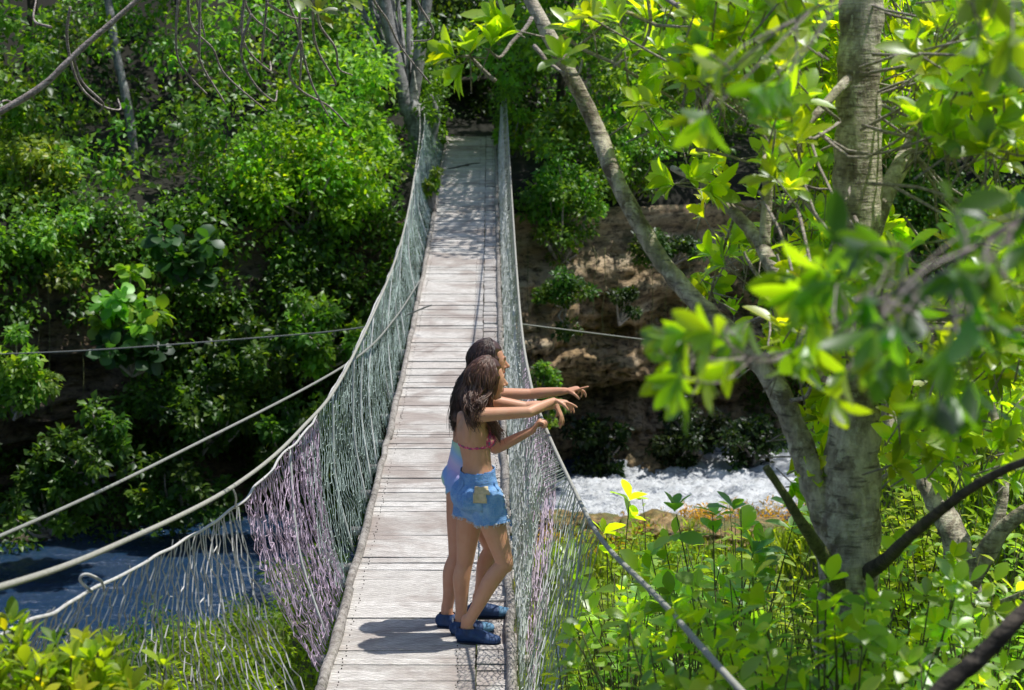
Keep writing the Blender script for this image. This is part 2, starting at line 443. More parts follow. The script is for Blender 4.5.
# long boards under the edge and loose cross joists
y = YB0 + .3
while y < YB1:
    mb = MB(); mb.tube([(xc(y) - .62, y, zd(y) - .085), (xc(y), y + rr.uniform(-.02, .02), zd(y) - .09), (xc(y) + .62, y, zd(y) - .085)], .035, 7)
    y += rr.uniform(.9, 1.2)
    mb.build('cross_joist', M['log'], bridge)
for sx in (-1, 1):
    y = YB0 + .05
    while y < YB1 - .5:
        L = rr.uniform(1.9, 2.7); y2 = min(y + L, YB1)
        P = [(xc(t) + sx * (.49 + rr.uniform(-.008, .008)) , t, zd(t) + .022 + rr.uniform(-.006, .008)) for t in np.linspace(y, y2, 7)]
        m1 = MB(); m1.tube(P, np.array([.025, .028, .026, .029, .026, .027, .024]) * rr.uniform(.9, 1.15), 8, rough=.25, seed=y)
        m1.build('edge_rail', M['log'], bridge)
        y = y2 + .02
# cables: measured at points along them
def poly3(L): return np.array([D(*p) for p in L])
capL = spline(poly3([(-330, 665, 3.6), (0, 587, 5.6), (120, 543, 7.3), (232, 487, 9.4), (300, 430, 11.1), (350, 362, 13.4), (400, 245, 20.5), (416, 165, 29), (420, 120, 35), (414, 70, 38.2)]), 160)
capR = spline(poly3([(1130, 1010, 3.2), (850, 800, 4.1), (740, 690, 5.0), (660, 600, 6.3), (602, 540, 7.8), (572, 485, 9.7), (545, 426, 11.35), (530, 380, 12.6), (520, 312, 15.6), (513, 215, 24), (509, 150, 32), (506, 100, 38), (503, 75, 40.6)]), 160)
topL = spline(poly3([(-200, 735, 4.4), (0, 634, 6.0), (60, 607, 6.8), (150, 560, 8.2), (235, 508, 9.7), (285, 452, 11.1), (338, 382, 13.3), (398, 250, 20.5), (416, 172, 29), (424, 130, 35), (424, 100, 40)]), 220)
def rope(name, P, r, mat, label=None, sides=7):
    m = MB(); m.tube(P, r, sides); return tag(m.build(name, mat, bridge), label)
rope('main_cable', capL, .0105, M['rope'], 'thick left hand cable')
rope('main_cable', capR, .0098, M['rope'], 'thick right hand cable')
wob = np.array([[noise.noise(Vector(p * 3)), noise.noise(Vector(p * 3 + 5)), noise.noise(Vector(p * 3 + 9))] for p in topL]) * .018
rope('net_top_rope', topL + wob, .0072, M['net_white'], 'thin frayed rope carrying the net')
stay = spline(poly3([(-300, 650, 5.2), (0, 536, 8.0), (180, 452, 10.5), (350, 362, 14.5), (395, 318, 20), (420, 280, 25)]), 80)
rope('stay_cable', stay, .0085, M['rope_grey'], 'thin straight stay cable')
rope('guy_line', spline(poly3([(-60, 356, 29), (75, 351, 27), (230, 340, 25), (365, 327, 23), (432, 305, 22)]), 60), .009, M['rope_grey'], 'thin guy line running to the left')
rope('guy_line', spline(poly3([(504, 322, 22), (560, 329, 24), (640, 339, 26), (720, 348, 29), (800, 350, 33)]), 60), .009, M['rope_grey'], 'thin guy line running to the right')
for sx in (-1, 1):
    rope('deck_cable', [(xc(t) + sx * .42, t, zd(t) - .14) for t in np.linspace(3.5, 41.5, 80)], .014, M['rope_grey'])
# tie between cable and net rope
rope('tie', spline([D(232, 487, 9.4), D(236, 497, 9.5), D(235, 508, 9.7)], 6), .005, M['net_white'])
m = MB(); m.tube(spline([D(92, 592, 7.2), D(80, 580, 7.15), D(86, 574, 7.15), D(100, 580, 7.2), D(104, 588, 7.25)], 24), .006, 5); m.build('tie', M['net_white'], bridge)

def at_y(C, y):
    k = int(np.argmin(np.abs(C[:, 1] - y)))
    k = min(max(k, 1), len(C) - 2)
    a, b = (C[k - 1], C[k]) if C[k][1] > y else (C[k], C[k + 1])
    f = (y - a[1]) / (b[1] - a[1] + 1e-9); return a + (b - a) * f
def net(name, topf, botf, n, rows, r, mat, label, bulge, seed, cross=1.0, amp=.5, side=-1, inw=1.0):
    """knotted netting: zigzag cords between the curves topf(s) and botf(s), joined at alternate knots"""
    m = MB(); S = np.linspace(0, 1, n); rg = np.random.default_rng(seed)
    T = np.array([topf(s) for s in S]); B = np.array([botf(s) for s in S])
    V = np.linspace(0, 1, rows)
    G = np.empty((n, rows, 3))
    for i in range(n):
        for j, v in enumerate(V):
            p = T[i] * (1 - v) + B[i] * v; p[0] = T[i][0] + (B[i][0] - T[i][0]) * v ** inw
            sag = math.sin(math.pi * v)
            w = noise.noise(Vector((S[i] * 22 + seed, v * 2.2, seed))); w2 = noise.noise(Vector((S[i] * 60 + seed, v * 5, seed + 4)))
            p = p + np.array([side * sag * bulge * (1 + .8 * w), .10 * w2 + .14 * w * sag, .02 * w2])
            G[i, j] = p
    step = np.zeros_like(G); step[:-1] = G[1:] - G[:-1]; step[-1] = step[-2]
    Z = G.copy()
    for i in range(n):
        for j in range(rows):
            sgn = 1 if (i + j) % 2 == 0 else -1
            Z[i, j] += step[i, j] * .5 * sgn * (amp + .12 * rg.normal()) * (1 if 0 < j < rows - 1 else .2)
            Z[i, j] += rg.normal(size=3) * .004
    # 3-sided cords
    def cords(A, Bp):
        d = norm(Bp - A); u = norm(np.cross(d, (0.3, 1, 0.2))); w = np.cross(d, u); k = len(A)
        an = [0, 2.094, 4.189]
        X = np.stack([P + r * (math.cos(a) * u + math.sin(a) * w) for P in (A, Bp) for a in an], 1)
        Q = np.array([(0, 1, 4, 3), (1, 2, 5, 4), (2, 0, 3, 5)])
        m.add(X.reshape(-1, 3), Q=(Q[None] + (np.arange(k) * 6)[:, None, None]).reshape(-1, 4))
    cords(Z[:, :-1].reshape(-1, 3), Z[:, 1:].reshape(-1, 3))
    # knots: short links where neighbours meet
    A, Bp = [], []
    for i in range(n - 1):
        for j in range(1, rows - 1):
            if (i + j) % 2 == 0 and rg.random() < cross: A.append(Z[i, j]); Bp.append(Z[i + 1, j])
    if A: cords(np.array(A), np.array(Bp))
    return tag(m.build(name, mat, bridge, smooth=False), label)
def edge(y, sx, dz=.03, out=0): return np.array([xc(y) + sx * (.53 + out), y, zd(y) + dz])
def ylin(a, b): return lambda s: a + (b - a) * s
def net_side(C, sx, y0, y1, dy0=0, dy1=0, **kw):
    yy = ylin(y0, y1)
    return (lambda s: at_y(C, yy(s)), lambda s: edge(yy(s) + dy0 + (dy1 - dy0) * s, sx))
# left: wide white cords (slipped off the deck), lilac, teal
tt = spline(poly3([(238, 506, 9.75), (200, 530, 9.1), (150, 560, 8.2), (60, 607, 6.8), (0, 634, 6.0), (-120, 692, 5.0)]), 40)
bb = spline(poly3([(312, 700, 10.1), (235, 720, 9.5), (150, 735, 8.8), (40, 740, 7.9), (-60, 760, 7.0), (-240, 800, 6.2)]), 40)
def along(C): return lambda s: C[min(int(s * (len(C) - 1)), len(C) - 2)] + (C[min(int(s * (len(C) - 1)), len(C) - 2) + 1] - C[min(int(s * (len(C) - 1)), len(C) - 2)]) * (s * (len(C) - 1) - min(int(s * (len(C) - 1)), len(C) - 2))
net('netting', along(tt), along(bb), 84, 18, .0034, M['net_white'], 'loose wide white netting', .06, 1, cross=.12, amp=.42)
a, b = net_side(topL, -1, 9.62, 11.9, .45, .15)
net('netting', a, b, 84, 26, .0023, M['net_lilac'], 'bunched lilac netting', .05, 2, cross=.6)
a, b = net_side(topL, -1, 11.3, 38.8, .3, .1)
net('netting', a, b, 440, 20, .0020, M['net_teal'], 'pale teal netting', .05, 3)
# right: pale net seen along its length, loose outer layer
a, b = net_side(capR, 1, 9.6, 38.5)
net('netting', a, b, 560, 22, .0026, M['net_pale'], 'pale netting of the right side', .01, 5, side=1, inw=.24)
a, b = net_side(capR, 1, 7.6, 9.7)
net('netting', a, b, 34, 18, .0022, M['net_pale'], 'sparse near end of the right netting', .01, 15, side=1, inw=.8, cross=.5)
a, b = net_side(capR, 1, 10.2, 15)
net('netting', a, lambda s: edge(10 + 5 * s, 1, -.15 - .12 * math.sin(9 * s), .06), 100, 24, .0024, M['net_lilac'], 'slack lilac outer netting', .03, 6, side=1, inw=.7)
# gathered folds in the nets and hangers
rg = random.Random(8)
for k in range(15):
    mf = MB()
    y = 11.2 + k * 1.35 + rg.uniform(-.4, .4)
    for q in range(1):
        P0 = at_y(topL, y + .05 * q); P1 = edge(y - rg.uniform(-.2, 1.0) * (1 if y > 12 else .3), -1)
        mf.tube(spline([P0, P0 * .5 + P1 * .5 + np.array([-.05 - .02 * q, .05 * rg.uniform(-1, 1), -.03]), P1], 10), .008, 4)
    mf.build('net_fold', M['net_pale'], bridge)
for k in range(22):
    mf = MB(); y = 8.2 + k * 1.3 + rg.uniform(-.4, .4)
    for q in range(1):
        P0 = at_y(capR, y); P1 = edge(y + rg.uniform(-.4, .6), 1)
        mf.tube(spline([P0, P0 * .5 + P1 * .5 + np.array([.04 + .02 * q, .05 * rg.uniform(-1, 1), -.03]), P1], 10), .006, 4)
    mf.build('net_fold', M['net_white'], bridge)

# dark timber portal at the far end
gate = empty('timber_portal', (xc(41), 41, zd(41)), 'dark timber portal at the far end of the bridge', 'gate')
for sx, px in ((-1, 440), (1, 500)):
    m = MB(); p = D(px, 138, 41.2); p[2] = zd(41) - .4
    q = D(px + 1, 40, 41.2); m.tube([p, (p + q) / 2, q], [.13, .12, .12], 8, rough=.2); m.build('post', M['old_timber'], gate)
m = MB(); m.tube([D(432, 84, 41.1), D(470, 80, 41.1), D(508, 78, 41.1)], .07, 8, rough=.2); m.build('crossbeam', M['old_timber'], gate)
# path and stones beyond
m = MB()
P = [(xc(y) + .9 * s, y, -2.62 + .03 * (y - 41)) for y in np.linspace(40.3, 48, 14) for s in (-1, -.4, .4, 1)]
P = np.array(P); Qp = [(i * 4 + k, i * 4 + k + 1, i * 4 + k + 5, i * 4 + k + 4) for i in range(13) for k in range(3)]
P[:, 2] = [zd(40.4) - .03 + .05 * (p[1] - 40.4) + .03 * noise.noise(Vector(p * 2)) for p in P]
m.add(P, Q=Qp); tag(m.build('path', M['dark_soil']), 'stony path leading on from the far end of the bridge', 'path', kind='structure')

def rock_mesh(seed, flat=.6):
    bm = bmesh.new(); bmesh.ops.create_icosphere(bm, subdivisions=5, radius=1)
    for v in bm.verts:
        d = 1 + .35 * noise.noise(v.co * 1.1 + Vector((seed, 0, 0))) + .3 * noise.noise(v.co * 3 + Vector((0, seed, 0))) - .22 * abs(noise.noise(v.co * 7 + Vector((seed, seed, 0)))) + .07 * noise.noise(v.co * 16)
        v.co *= d; v.co.z *= flat
    me = bpy.data.meshes.new('rock'); bm.to_mesh(me); bm.free()
    for p in me.polygons: p.use_smooth = True
    return me
def weed_rock():
    t = NT('weedy_wet_rock'); n = t.noise(5, 6, .7); n2 = t.noise(1.6, 4)
    c = t.ramp(n.outputs[0], [(.36, (.02, .018, .01)), (.47, (.16, .10, .035)), (.58, (.36, .23, .08)), (.7, (.5, .48, .42))]).outputs[0]
    c = t.mix(t.ramp(n2.outputs[0], [(.45, (0, 0, 0)), (.6, (.8, .8, .8))]).outputs[0], c, (.12, .14, .04))
    t.bsdf(c, .6, n.outputs[0], .8, .05); return t.m
M['weed_rock'] = weed_rock()
rock_defs = [((600, 528), .8, 'low brown weedy rock at the near edge of the white water, left end'),
             ((655, 533), 1.1, 'broad orange brown weedy rock below the white water'),
             ((715, 540), .8, 'brown weedy rock in the shallows beside the leaning tree'),
             ((560, 520), .6, 'small dark wet rock near the bridge at the river edge'),
             ((760, 530), .7, 'pale rock at the river edge behind the tree trunk')]
for k, ((px, py), s, lab) in enumerate(rock_defs):
    o = bpy.data.objects.new('river_rock', rock_mesh(k * 7.3, .35)); COL.objects.link(o)
    o.data.materials.append(M['weed_rock']); p = Zp(px, py, WZ + .2)
    o.location = p; o.scale = (s * .85, s * .7, s * .7); o.rotation_euler.z = k
    tag(o, lab, 'rock', 'rocks at the river edge')

# ------------------------------------------------------------------ far vegetation
def shrub(name, px, py, d, rpx, color, label, cat='shrub', n=18, L=.11, per=110, flat=.8, trunk=True, mat='leaf_far', group=None, hang=0, W=.62):
    c = D(px, py, d); rx, rz = rpx[0] * d / F, rpx[1] * d / F
    base = c + np.array([0, .3 * rx, -rz * 1.0])
    e = empty(name, base, label, cat, group)
    m = MB(); st = MB()
    for k in range(n):
        u = rnd_dirs(1)[0] * rng.random() ** .4
        cc = c + u * np.array([rx, min(rx, 1.2) * .8, rz]) * .85
        if hang: cc[2] -= hang * rng.random() * rz
        cr = .30 * (rx * rz) ** .5 * rng.uniform(.6, 1.25)
        tv = rng.uniform(.6, 1.3); yv = rng.uniform(.8, 1.35)
        clump(m, cc, cr, per, L, (tv * yv, tv, tv * .9), flat=flat, W=W)
        st.tube(spline([base, (base + cc) / 2 + rng.normal(size=3) * .12 * rx, cc], 7), np.linspace(.03, .008, 7) * (1 + rx * .3), 4)
    m.build('foliage', M[mat], e, tint=True, color=color)
    st.build('stem', M['twig'], e)
    return e
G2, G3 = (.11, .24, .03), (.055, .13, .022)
shrub('leafy_bush', 300, 190, 33.6, (98, 72), (.16, .34, .024), 'large bright green bush just left of the bridge netting', n=58, L=.115, per=125)
shrub('leafy_bush', 372, 165, 36, (34, 48), (.13, .28, .024), 'bright green bush behind the forked trunk at the bridge end', n=20)
shrub('leafy_bush', 22, 175, 32.5, (62, 55), (.18, .32, .07), 'pale green bush at the left edge above the cliff', n=30, L=.12)
shrub('leafy_bush', 45, 245, 31.5, (48, 50), (.18, .32, .07), 'ragged pale bush hanging over the cliff at the left edge', n=20, L=.11, hang=.5)
shrub('leafy_bush', 12, 372, 29, (42, 48), (.14, .30, .045), 'bright little bush at the left edge low on the cliff', n=16, L=.12)
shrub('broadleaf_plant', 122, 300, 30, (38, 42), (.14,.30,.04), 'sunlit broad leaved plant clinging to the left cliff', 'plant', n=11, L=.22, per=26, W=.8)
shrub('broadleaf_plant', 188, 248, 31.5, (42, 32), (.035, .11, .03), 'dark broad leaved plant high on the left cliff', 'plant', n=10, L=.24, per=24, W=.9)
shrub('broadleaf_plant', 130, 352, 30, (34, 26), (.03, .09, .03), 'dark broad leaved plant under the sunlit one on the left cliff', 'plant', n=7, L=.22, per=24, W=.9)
shrub('leafy_bush', 434, 190, 31, (11, 22), (.16,.30,.04), 'small bright bush beside the left edge of the deck', n=8, L=.09, per=60)
shrub('leafy_bush', 514, 128, 38, (20, 34), (.2,.32,.04), 'yellow green climber around the right portal post', n=14, L=.11, per=60)
shrub('leafy_bush', 560, 205, 35.5, (48, 62), (.10,.24,.035), 'deep green bush right of the bridge on the cliff top', n=34, L=.10)
shrub('leafy_bush', 625, 160, 36.5, (50, 50), (.14,.29,.04), 'mid green bush behind the leaning limb', n=26, L=.10)
shrub('leafy_bush', 670, 240, 35.8, (40, 30), (.045, .10, .03), 'greyish green bush over the rock face', n=14, L=.10, hang=.4)
shrub('leafy_bush', 565, 275, 34.5, (34, 34), (.05, .12, .02), 'green creeper hanging over the brown rock beside the bridge', n=16, L=.09, hang=1.2)
shrub('leafy_bush', 548, 385, 33.5, (22, 40), (.09,.2,.03), 'green creeper low on the rock by the pointing hands', n=13, L=.09, hang=.4)
shrub('leafy_bush', 620, 300, 35, (22, 26), (.03, .07, .018), 'small dark tuft in the middle of the brown rock', n=8, L=.08)
shrub('fern_clump', 560, 130, 37.5, (28, 24), (.16,.30,.04), 'bright upright fern clump right of the bridge end', 'fern', n=12, L=.28, per=22, W=.16)
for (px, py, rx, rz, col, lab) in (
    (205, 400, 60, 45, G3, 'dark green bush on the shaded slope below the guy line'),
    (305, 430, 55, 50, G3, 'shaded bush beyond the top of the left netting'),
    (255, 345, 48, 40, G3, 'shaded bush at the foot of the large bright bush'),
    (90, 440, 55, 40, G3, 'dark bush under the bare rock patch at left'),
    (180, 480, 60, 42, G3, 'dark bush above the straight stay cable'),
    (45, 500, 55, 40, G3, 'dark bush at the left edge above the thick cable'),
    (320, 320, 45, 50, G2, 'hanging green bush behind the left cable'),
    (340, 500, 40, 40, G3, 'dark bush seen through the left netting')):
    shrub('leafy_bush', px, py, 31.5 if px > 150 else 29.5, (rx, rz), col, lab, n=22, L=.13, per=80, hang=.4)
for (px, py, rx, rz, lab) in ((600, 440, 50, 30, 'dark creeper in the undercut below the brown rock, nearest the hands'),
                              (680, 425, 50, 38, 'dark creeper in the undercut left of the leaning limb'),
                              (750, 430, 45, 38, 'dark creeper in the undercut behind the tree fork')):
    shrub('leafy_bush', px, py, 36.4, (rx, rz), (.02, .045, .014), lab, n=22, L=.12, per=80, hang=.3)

# the mass of forest undergrowth nobody could count
m = MB()
cor = lambda x, y, z: abs(x + .85) < .95 and y < 43.5 and z < (-1.15 if y > 36.5 else .6)
cnt = 0
while cnt < 3300:
    x = rng.uniform(-19, 19); yo = 1.0 + 12 * rng.random() ** 1.1; y = river_far(x) + yo; z0 = -3.1
    z = z0 + rng.random() * (1.6 + .40 * yo)
    if cor(x, y, z): continue
    if 1.2 < x < 3.6 and z < -2.5 and yo < 2: continue
    cnt += 1
    nz = noise.noise(Vector((x * .5, y * .5, z * .7)))
    if nz < -.07: continue
    tv = .6 + 1.6 * max(0, nz) + rng.uniform(-.25, .35)
    qx, qy = px_of(np.array([x, y, z]))
    if 380 < qx < 434 and qy < 150 and y < 39.6 and rng.random() < .9: continue
    yv = rng.uniform(.75, 1.3)
    clump(m, np.array([x, y, z]), rng.uniform(.25, .6), 75, .13 * rng.uniform(.8, 1.4), (tv * yv, tv, tv))
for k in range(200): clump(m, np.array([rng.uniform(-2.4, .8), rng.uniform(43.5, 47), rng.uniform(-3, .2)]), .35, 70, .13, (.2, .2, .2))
for k in range(46):   # leaves overhanging the portal and the deck edges
    y = rng.uniform(37.5, 41.5); sx = rng.choice([-1, 1]); clump(m, np.array([xc(y) + sx * rng.uniform(.55, .95), y, zd(y) + rng.uniform(.0, 1.5)]), rng.uniform(.16, .3), 50, .10, (.9, .9, .9))
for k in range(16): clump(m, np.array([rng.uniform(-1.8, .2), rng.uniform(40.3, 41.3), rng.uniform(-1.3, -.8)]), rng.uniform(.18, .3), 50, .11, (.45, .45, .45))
for k in range(1700):   # foliage clinging to the cliff at left and far right
    x = rng.choice([rng.uniform(-17, -1.6), rng.uniform(4.6, 18)]) if rng.random() < .8 else rng.uniform(-17, -2)
    t = rng.uniform(.05, .56); p = cliff_pt(x, t)
    if -8.3 < x < -6.2 and -7.2 < p[2] < -5: continue
    if noise.noise(Vector((x * .6, 4, p[2] * .8))) < -.32: continue
    clump(m, p + np.array([0, -.35, .1]), rng.uniform(.25, .5), 80, .12, tuple(np.array([.5, .55, .5]) * rng.uniform(.5, 1.3) * (1.5 if p[2] > -4.4 else 1)))  # leaf tint darkened to paint in cliff shade, lighter near the top
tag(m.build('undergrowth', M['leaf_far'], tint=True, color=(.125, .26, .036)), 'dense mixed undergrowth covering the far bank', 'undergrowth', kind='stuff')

# hanging roots and lianas
m = MB()
for k in range(70):
    x = rng.uniform(-13, 9); p = cliff_pt(x, .44) + np.array([0, -.5, 0]); L = rng.uniform(.6, 2.2)
    if -1.8 < x < .2: continue
    q = [p + np.array([.12 * noise.noise(Vector((k, s * 2, 0))), -.1 * s, -L * s]) for s in np.linspace(0, 1, 8)]
    m.tube(q, .006, 4)
tag(m.build('hanging_roots', M['green_twig']), 'tangle of thin roots hanging over the cliff edge', 'roots', kind='stuff')

# trees behind, with trunks that show and crowns that shade the slope
def far_tree(name, P, rad, crown, color, label, ncl=40, L=.13, per=120, limbs=(), mat='bark_far'):
    P = poly3(P); e = empty(name, P[0], label, 'tree')
    m = MB(); m.tube(spline(P, 26), np.interp(np.linspace(0, 1, 26), np.linspace(0, 1, len(rad)), rad), 9, rough=.2); m.build('trunk', M[mat], e)
    for (LP, lr) in limbs:
        LP = poly3(LP); m = MB(); m.tube(spline(LP, 18), np.linspace(lr[0], lr[1], 18), 8, rough=.2); m.build('limb', M[mat], e)
    m = MB(); tw = MB(); c0 = np.array(crown[0]); cr = np.array(crown[1])
    for k in range(ncl):
        u = rnd_dirs(1)[0] * rng.random() ** .4; cc = c0 + u * cr
        tv = rng.uniform(.7, 1.25)
        clump(m, cc, rng.uniform(.35, .75), per, L, (tv, tv, tv))
        tw.tube(spline([P[-1], (P[-1] + cc) / 2 + rng.normal(size=3) * .2, cc], 6), np.linspace(.04, .01, 6), 4)
    m.build('crown', M['leaf_far'], e, tint=True, color=color); tw.build('branch', M[mat], e)
    return e
far_tree('forked_tree', [(428, 215, 38.2), (424, 160, 38.2), (417, 120, 38.2), (408, 105, 38.2)], [.20, .2, .24, .20], ((-3.0, 41, 2.6), (2.2, 2, 1.5)), G2,
         'pale grey forked tree carrying the left cable at the bridge end',
         limbs=[([(409, 112, 38.2), (398, 70, 38.2), (388, 20, 38.2), (378, -40, 38.2)], (.15, .10)), ([(410, 115, 38.2), (418, 70, 38.2), (425, 20, 38.2), (434, -50, 38.2)], (.12, .08)),
                ([(424, 175, 38.1), (437, 120, 38.0), (430, 95, 38.0)], (.07, .05))])
far_tree('slender_tree', [(138, 200, 36), (130, 120, 36), (118, 60, 36), (105, -20, 36), (95, -90, 36)], [.09, .085, .08, .07, .06], ((-8.5, 37, 3.2), (2.4, 2.5, 1.5)), G2, 'slender grey trunk rising at the upper left', ncl=34)
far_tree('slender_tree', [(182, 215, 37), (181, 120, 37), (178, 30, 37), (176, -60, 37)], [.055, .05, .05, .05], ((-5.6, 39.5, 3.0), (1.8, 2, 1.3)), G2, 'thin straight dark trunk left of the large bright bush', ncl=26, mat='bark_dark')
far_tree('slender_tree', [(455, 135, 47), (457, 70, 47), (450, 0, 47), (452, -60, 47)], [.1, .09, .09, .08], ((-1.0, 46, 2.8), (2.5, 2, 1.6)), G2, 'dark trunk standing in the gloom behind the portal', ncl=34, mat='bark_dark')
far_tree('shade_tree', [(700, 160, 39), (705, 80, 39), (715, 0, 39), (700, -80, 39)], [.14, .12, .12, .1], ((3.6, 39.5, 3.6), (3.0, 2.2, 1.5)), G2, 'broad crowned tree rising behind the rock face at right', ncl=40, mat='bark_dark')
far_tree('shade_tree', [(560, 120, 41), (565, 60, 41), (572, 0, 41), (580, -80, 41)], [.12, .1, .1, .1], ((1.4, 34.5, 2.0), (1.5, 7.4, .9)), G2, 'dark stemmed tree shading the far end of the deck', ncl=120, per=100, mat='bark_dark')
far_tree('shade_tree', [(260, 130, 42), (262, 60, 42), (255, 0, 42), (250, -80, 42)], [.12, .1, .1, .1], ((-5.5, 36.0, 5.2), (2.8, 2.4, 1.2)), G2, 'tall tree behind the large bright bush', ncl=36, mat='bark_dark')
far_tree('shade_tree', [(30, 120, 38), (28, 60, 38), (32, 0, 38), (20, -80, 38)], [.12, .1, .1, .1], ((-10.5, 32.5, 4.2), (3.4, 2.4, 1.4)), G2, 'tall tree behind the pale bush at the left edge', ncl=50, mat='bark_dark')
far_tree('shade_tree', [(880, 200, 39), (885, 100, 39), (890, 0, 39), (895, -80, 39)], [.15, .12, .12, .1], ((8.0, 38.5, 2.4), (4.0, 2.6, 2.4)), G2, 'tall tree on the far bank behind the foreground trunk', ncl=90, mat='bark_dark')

# ------------------------------------------------------------------ near trees and their leaves
def rosettes(mb, centers, axes, L, nl=(6, 9), spread=.75, tint=None, W=.38, droop=.25, tmpl=None):
    P, A, N, LL, TT = [], [], [], [], []
    for k, (c, ax) in enumerate(zip(centers, axes)):
        n = random.randint(*nl); ax = norm(np.asarray(ax, float))
        u = norm(np.cross(ax, (0.2, .3, 1))); w = np.cross(ax, u); ph = random.random() * 6.28
        tv = (tint(k) if callable(tint) else (1, 1, 1))
        for i in range(n):
            a = ph + i * 2.4; sp = spread * random.uniform(.6, 1.25) * (.35 + .65 * (i / n + .3))
            rad = math.cos(a) * u + math.sin(a) * w
            d = norm(ax * math.cos(sp) + rad * math.sin(sp) + np.array([0, 0, -droop * random.random()]))
            P.append(c - ax * L * .12 * (i / n)); A.append(d); N.append(norm(ax * math.sin(sp) - rad * math.cos(sp) * .9 + np.array([0, 0, .5]) + rng.normal(size=3) * .15))
            LL.append(L * random.uniform(.65, 1.25) * (1.1 if i > n / 2 else .85)); TT.append(np.array(tv) * random.uniform(.8, 1.15))
    LL = np.array(LL)
    leaves(mb, np.array(P), np.array(A), np.array(N), LL, LL * W * rng.uniform(.85, 1.2, len(LL)), tmpl or T_BIG, np.array(TT))
def near_tube(e, name, P, wpx, mat='bark', n=30, sides=12, rough=.16, seed=0):
    """P: (px,py,depth); wpx diameters in pixels"""
    Q = spline(poly3(P), n); ds = np.interp(np.linspace(0, 1, n), np.linspace(0, 1, len(P)), [p[2] for p in P])
    r = np.interp(np.linspace(0, 1, n), np.linspace(0, 1, len(wpx)), wpx) * ds / F / 2
    m = MB(); m.tube(Q, r, sides, rough=rough, seed=seed); return m.build(name, M[mat], e)

t0 = D(842, 930, 7.0)
tree = empty('riverside_tree', t0, 'pale barked tree in the right foreground with a long leaning limb', 'tree')
near_tube(tree, 'trunk', [(840, 935, 7.0), (845, 700, 7.0), (847, 600, 7.0), (849, 520, 7.0), (854, 430, 7.0), (856, 300, 7.0), (858, 200, 7.0), (858, 100, 7.0), (862, 0, 7.0), (868, -120, 7.0), (860, -260, 7.0)],
          [70, 62, 58, 66, 52, 45, 50, 43, 43, 38, 30], n=70, sides=20, rough=.2)
leanP = [(842, 560, 7.0), (820, 500, 7.0), (806, 460, 7.02), (788, 412, 7.05), (764, 368, 7.1), (728, 330, 7.15), (696, 302, 7.2), (662, 262, 7.3), (636, 218, 7.35), (612, 170, 7.4), (592, 118, 7.5), (562, 60, 7.5), (530, 0, 7.6), (500, -60, 7.7)]
near_tube(tree, 'limb', leanP, [36, 29, 26, 24, 21, 19, 18, 18, 17, 18, 16, 15, 13, 10], n=70, sides=14, rough=.22, seed=3)
tag(tree.children[-1], 'long pale limb leaning over to the upper left')
near_tube(tree, 'limb', [(850, 365, 7.05), (822, 327, 7.2), (795, 298, 7.3), (770, 262, 7.4), (757, 238, 7.5), (735, 214, 7.6), (700, 182, 7.7), (672, 168, 7.8)], [20, 17, 17, 16, 13, 12, 9, 6], n=34, seed=5)
near_tube(tree, 'limb', [(764, 250, 7.45), (767, 200, 7.45), (768, 150, 7.4), (763, 100, 7.4), (752, 50, 7.35), (745, -10, 7.3)], [12, 11, 11, 10, 7, 5], n=26, seed=6)
near_tube(tree, 'limb', [(868, 240, 7.05), (885, 195, 7.2), (910, 148, 7.4), (922, 118, 7.4), (940, 78, 7.5), (950, 30, 7.5), (968, -40, 7.6)], [24, 20, 17, 13, 17, 14, 11], n=30, seed=7)
near_tube(tree, 'limb', [(858, 70, 7.0), (838, 90, 6.9), (806, 125, 6.8), (773, 150, 6.7), (758, 165, 6.6)], [12, 10, 8, 6, 4], n=20, seed=8)
near_tube(tree, 'limb', [(766, 128, 7.3), (782, 165, 7.2), (800, 195, 7.1), (820, 222, 7.0)], [5, 5, 4, 3], n=16, seed=9)
near_tube(tree, 'limb', [(850, 612, 7.0), (826, 560, 6.82), (806, 530, 6.6), (786, 497, 6.5), (766, 467, 6.45)], [18, 15, 12, 9, 8], 'green_twig', n=20, seed=10)
tag(tree.children[-1], 'short broken greenish stub')
near_tube(tree, 'limb', [(848, 585, 7.02), (884, 561, 6.75), (908, 538, 5.9), (950, 503, 5.4), (1000, 472, 5.0), (1070, 445, 4.6)], [20, 14, 12, 10.5, 9, 8], 'bark_dark', n=30, seed=11)
tag(tree.children[-1], 'dark limb reaching to the right')

tree2 = empty('twisted_tree', D(915, 860, 8.6), 'smaller twisted tree behind the foreground trunk at the right', 'tree')
near_tube(tree2, 'trunk', [(915, 860, 8.6), (925, 720, 8.6), (943, 645, 8.6), (962, 592, 8.6), (957, 545, 8.6), (940, 507, 8.7), (918, 472, 8.8), (893, 435, 8.9), (885, 380, 9)], [46, 40, 38, 36, 27, 24, 19, 14, 10], n=46, sides=14, rough=.3, seed=20)
near_tube(tree2, 'limb', [(962, 592, 8.6), (984, 556, 8.5), (1008, 524, 8.4), (1060, 490, 8.3)], [26, 22, 16, 12], seed=21, n=20)
near_tube(tree2, 'limb', [(985, 555, 8.5), (1003, 500, 8.5), (1000, 440, 8.6), (984, 380, 8.7), (978, 330, 8.8), (985, 260, 8.8)], [14, 11, 9, 8, 8, 6], seed=22, n=24)
near_tube(tree2, 'limb', [(956, 600, 8.4), (990, 605, 8.1), (1030, 590, 7.9)], [8, 6, 4], seed=23, n=12)
near_tube(tree2, 'limb', [(880, 480, 8.6), (905, 462, 8.5), (935, 440, 8.4), (955, 425, 8.3)], [5, 4, 4, 3], seed=24, n=12)
dead = empty('dead_branch', D(900, 760, 4.0), 'thick dark dead branch crossing the bottom right corner', 'branch')
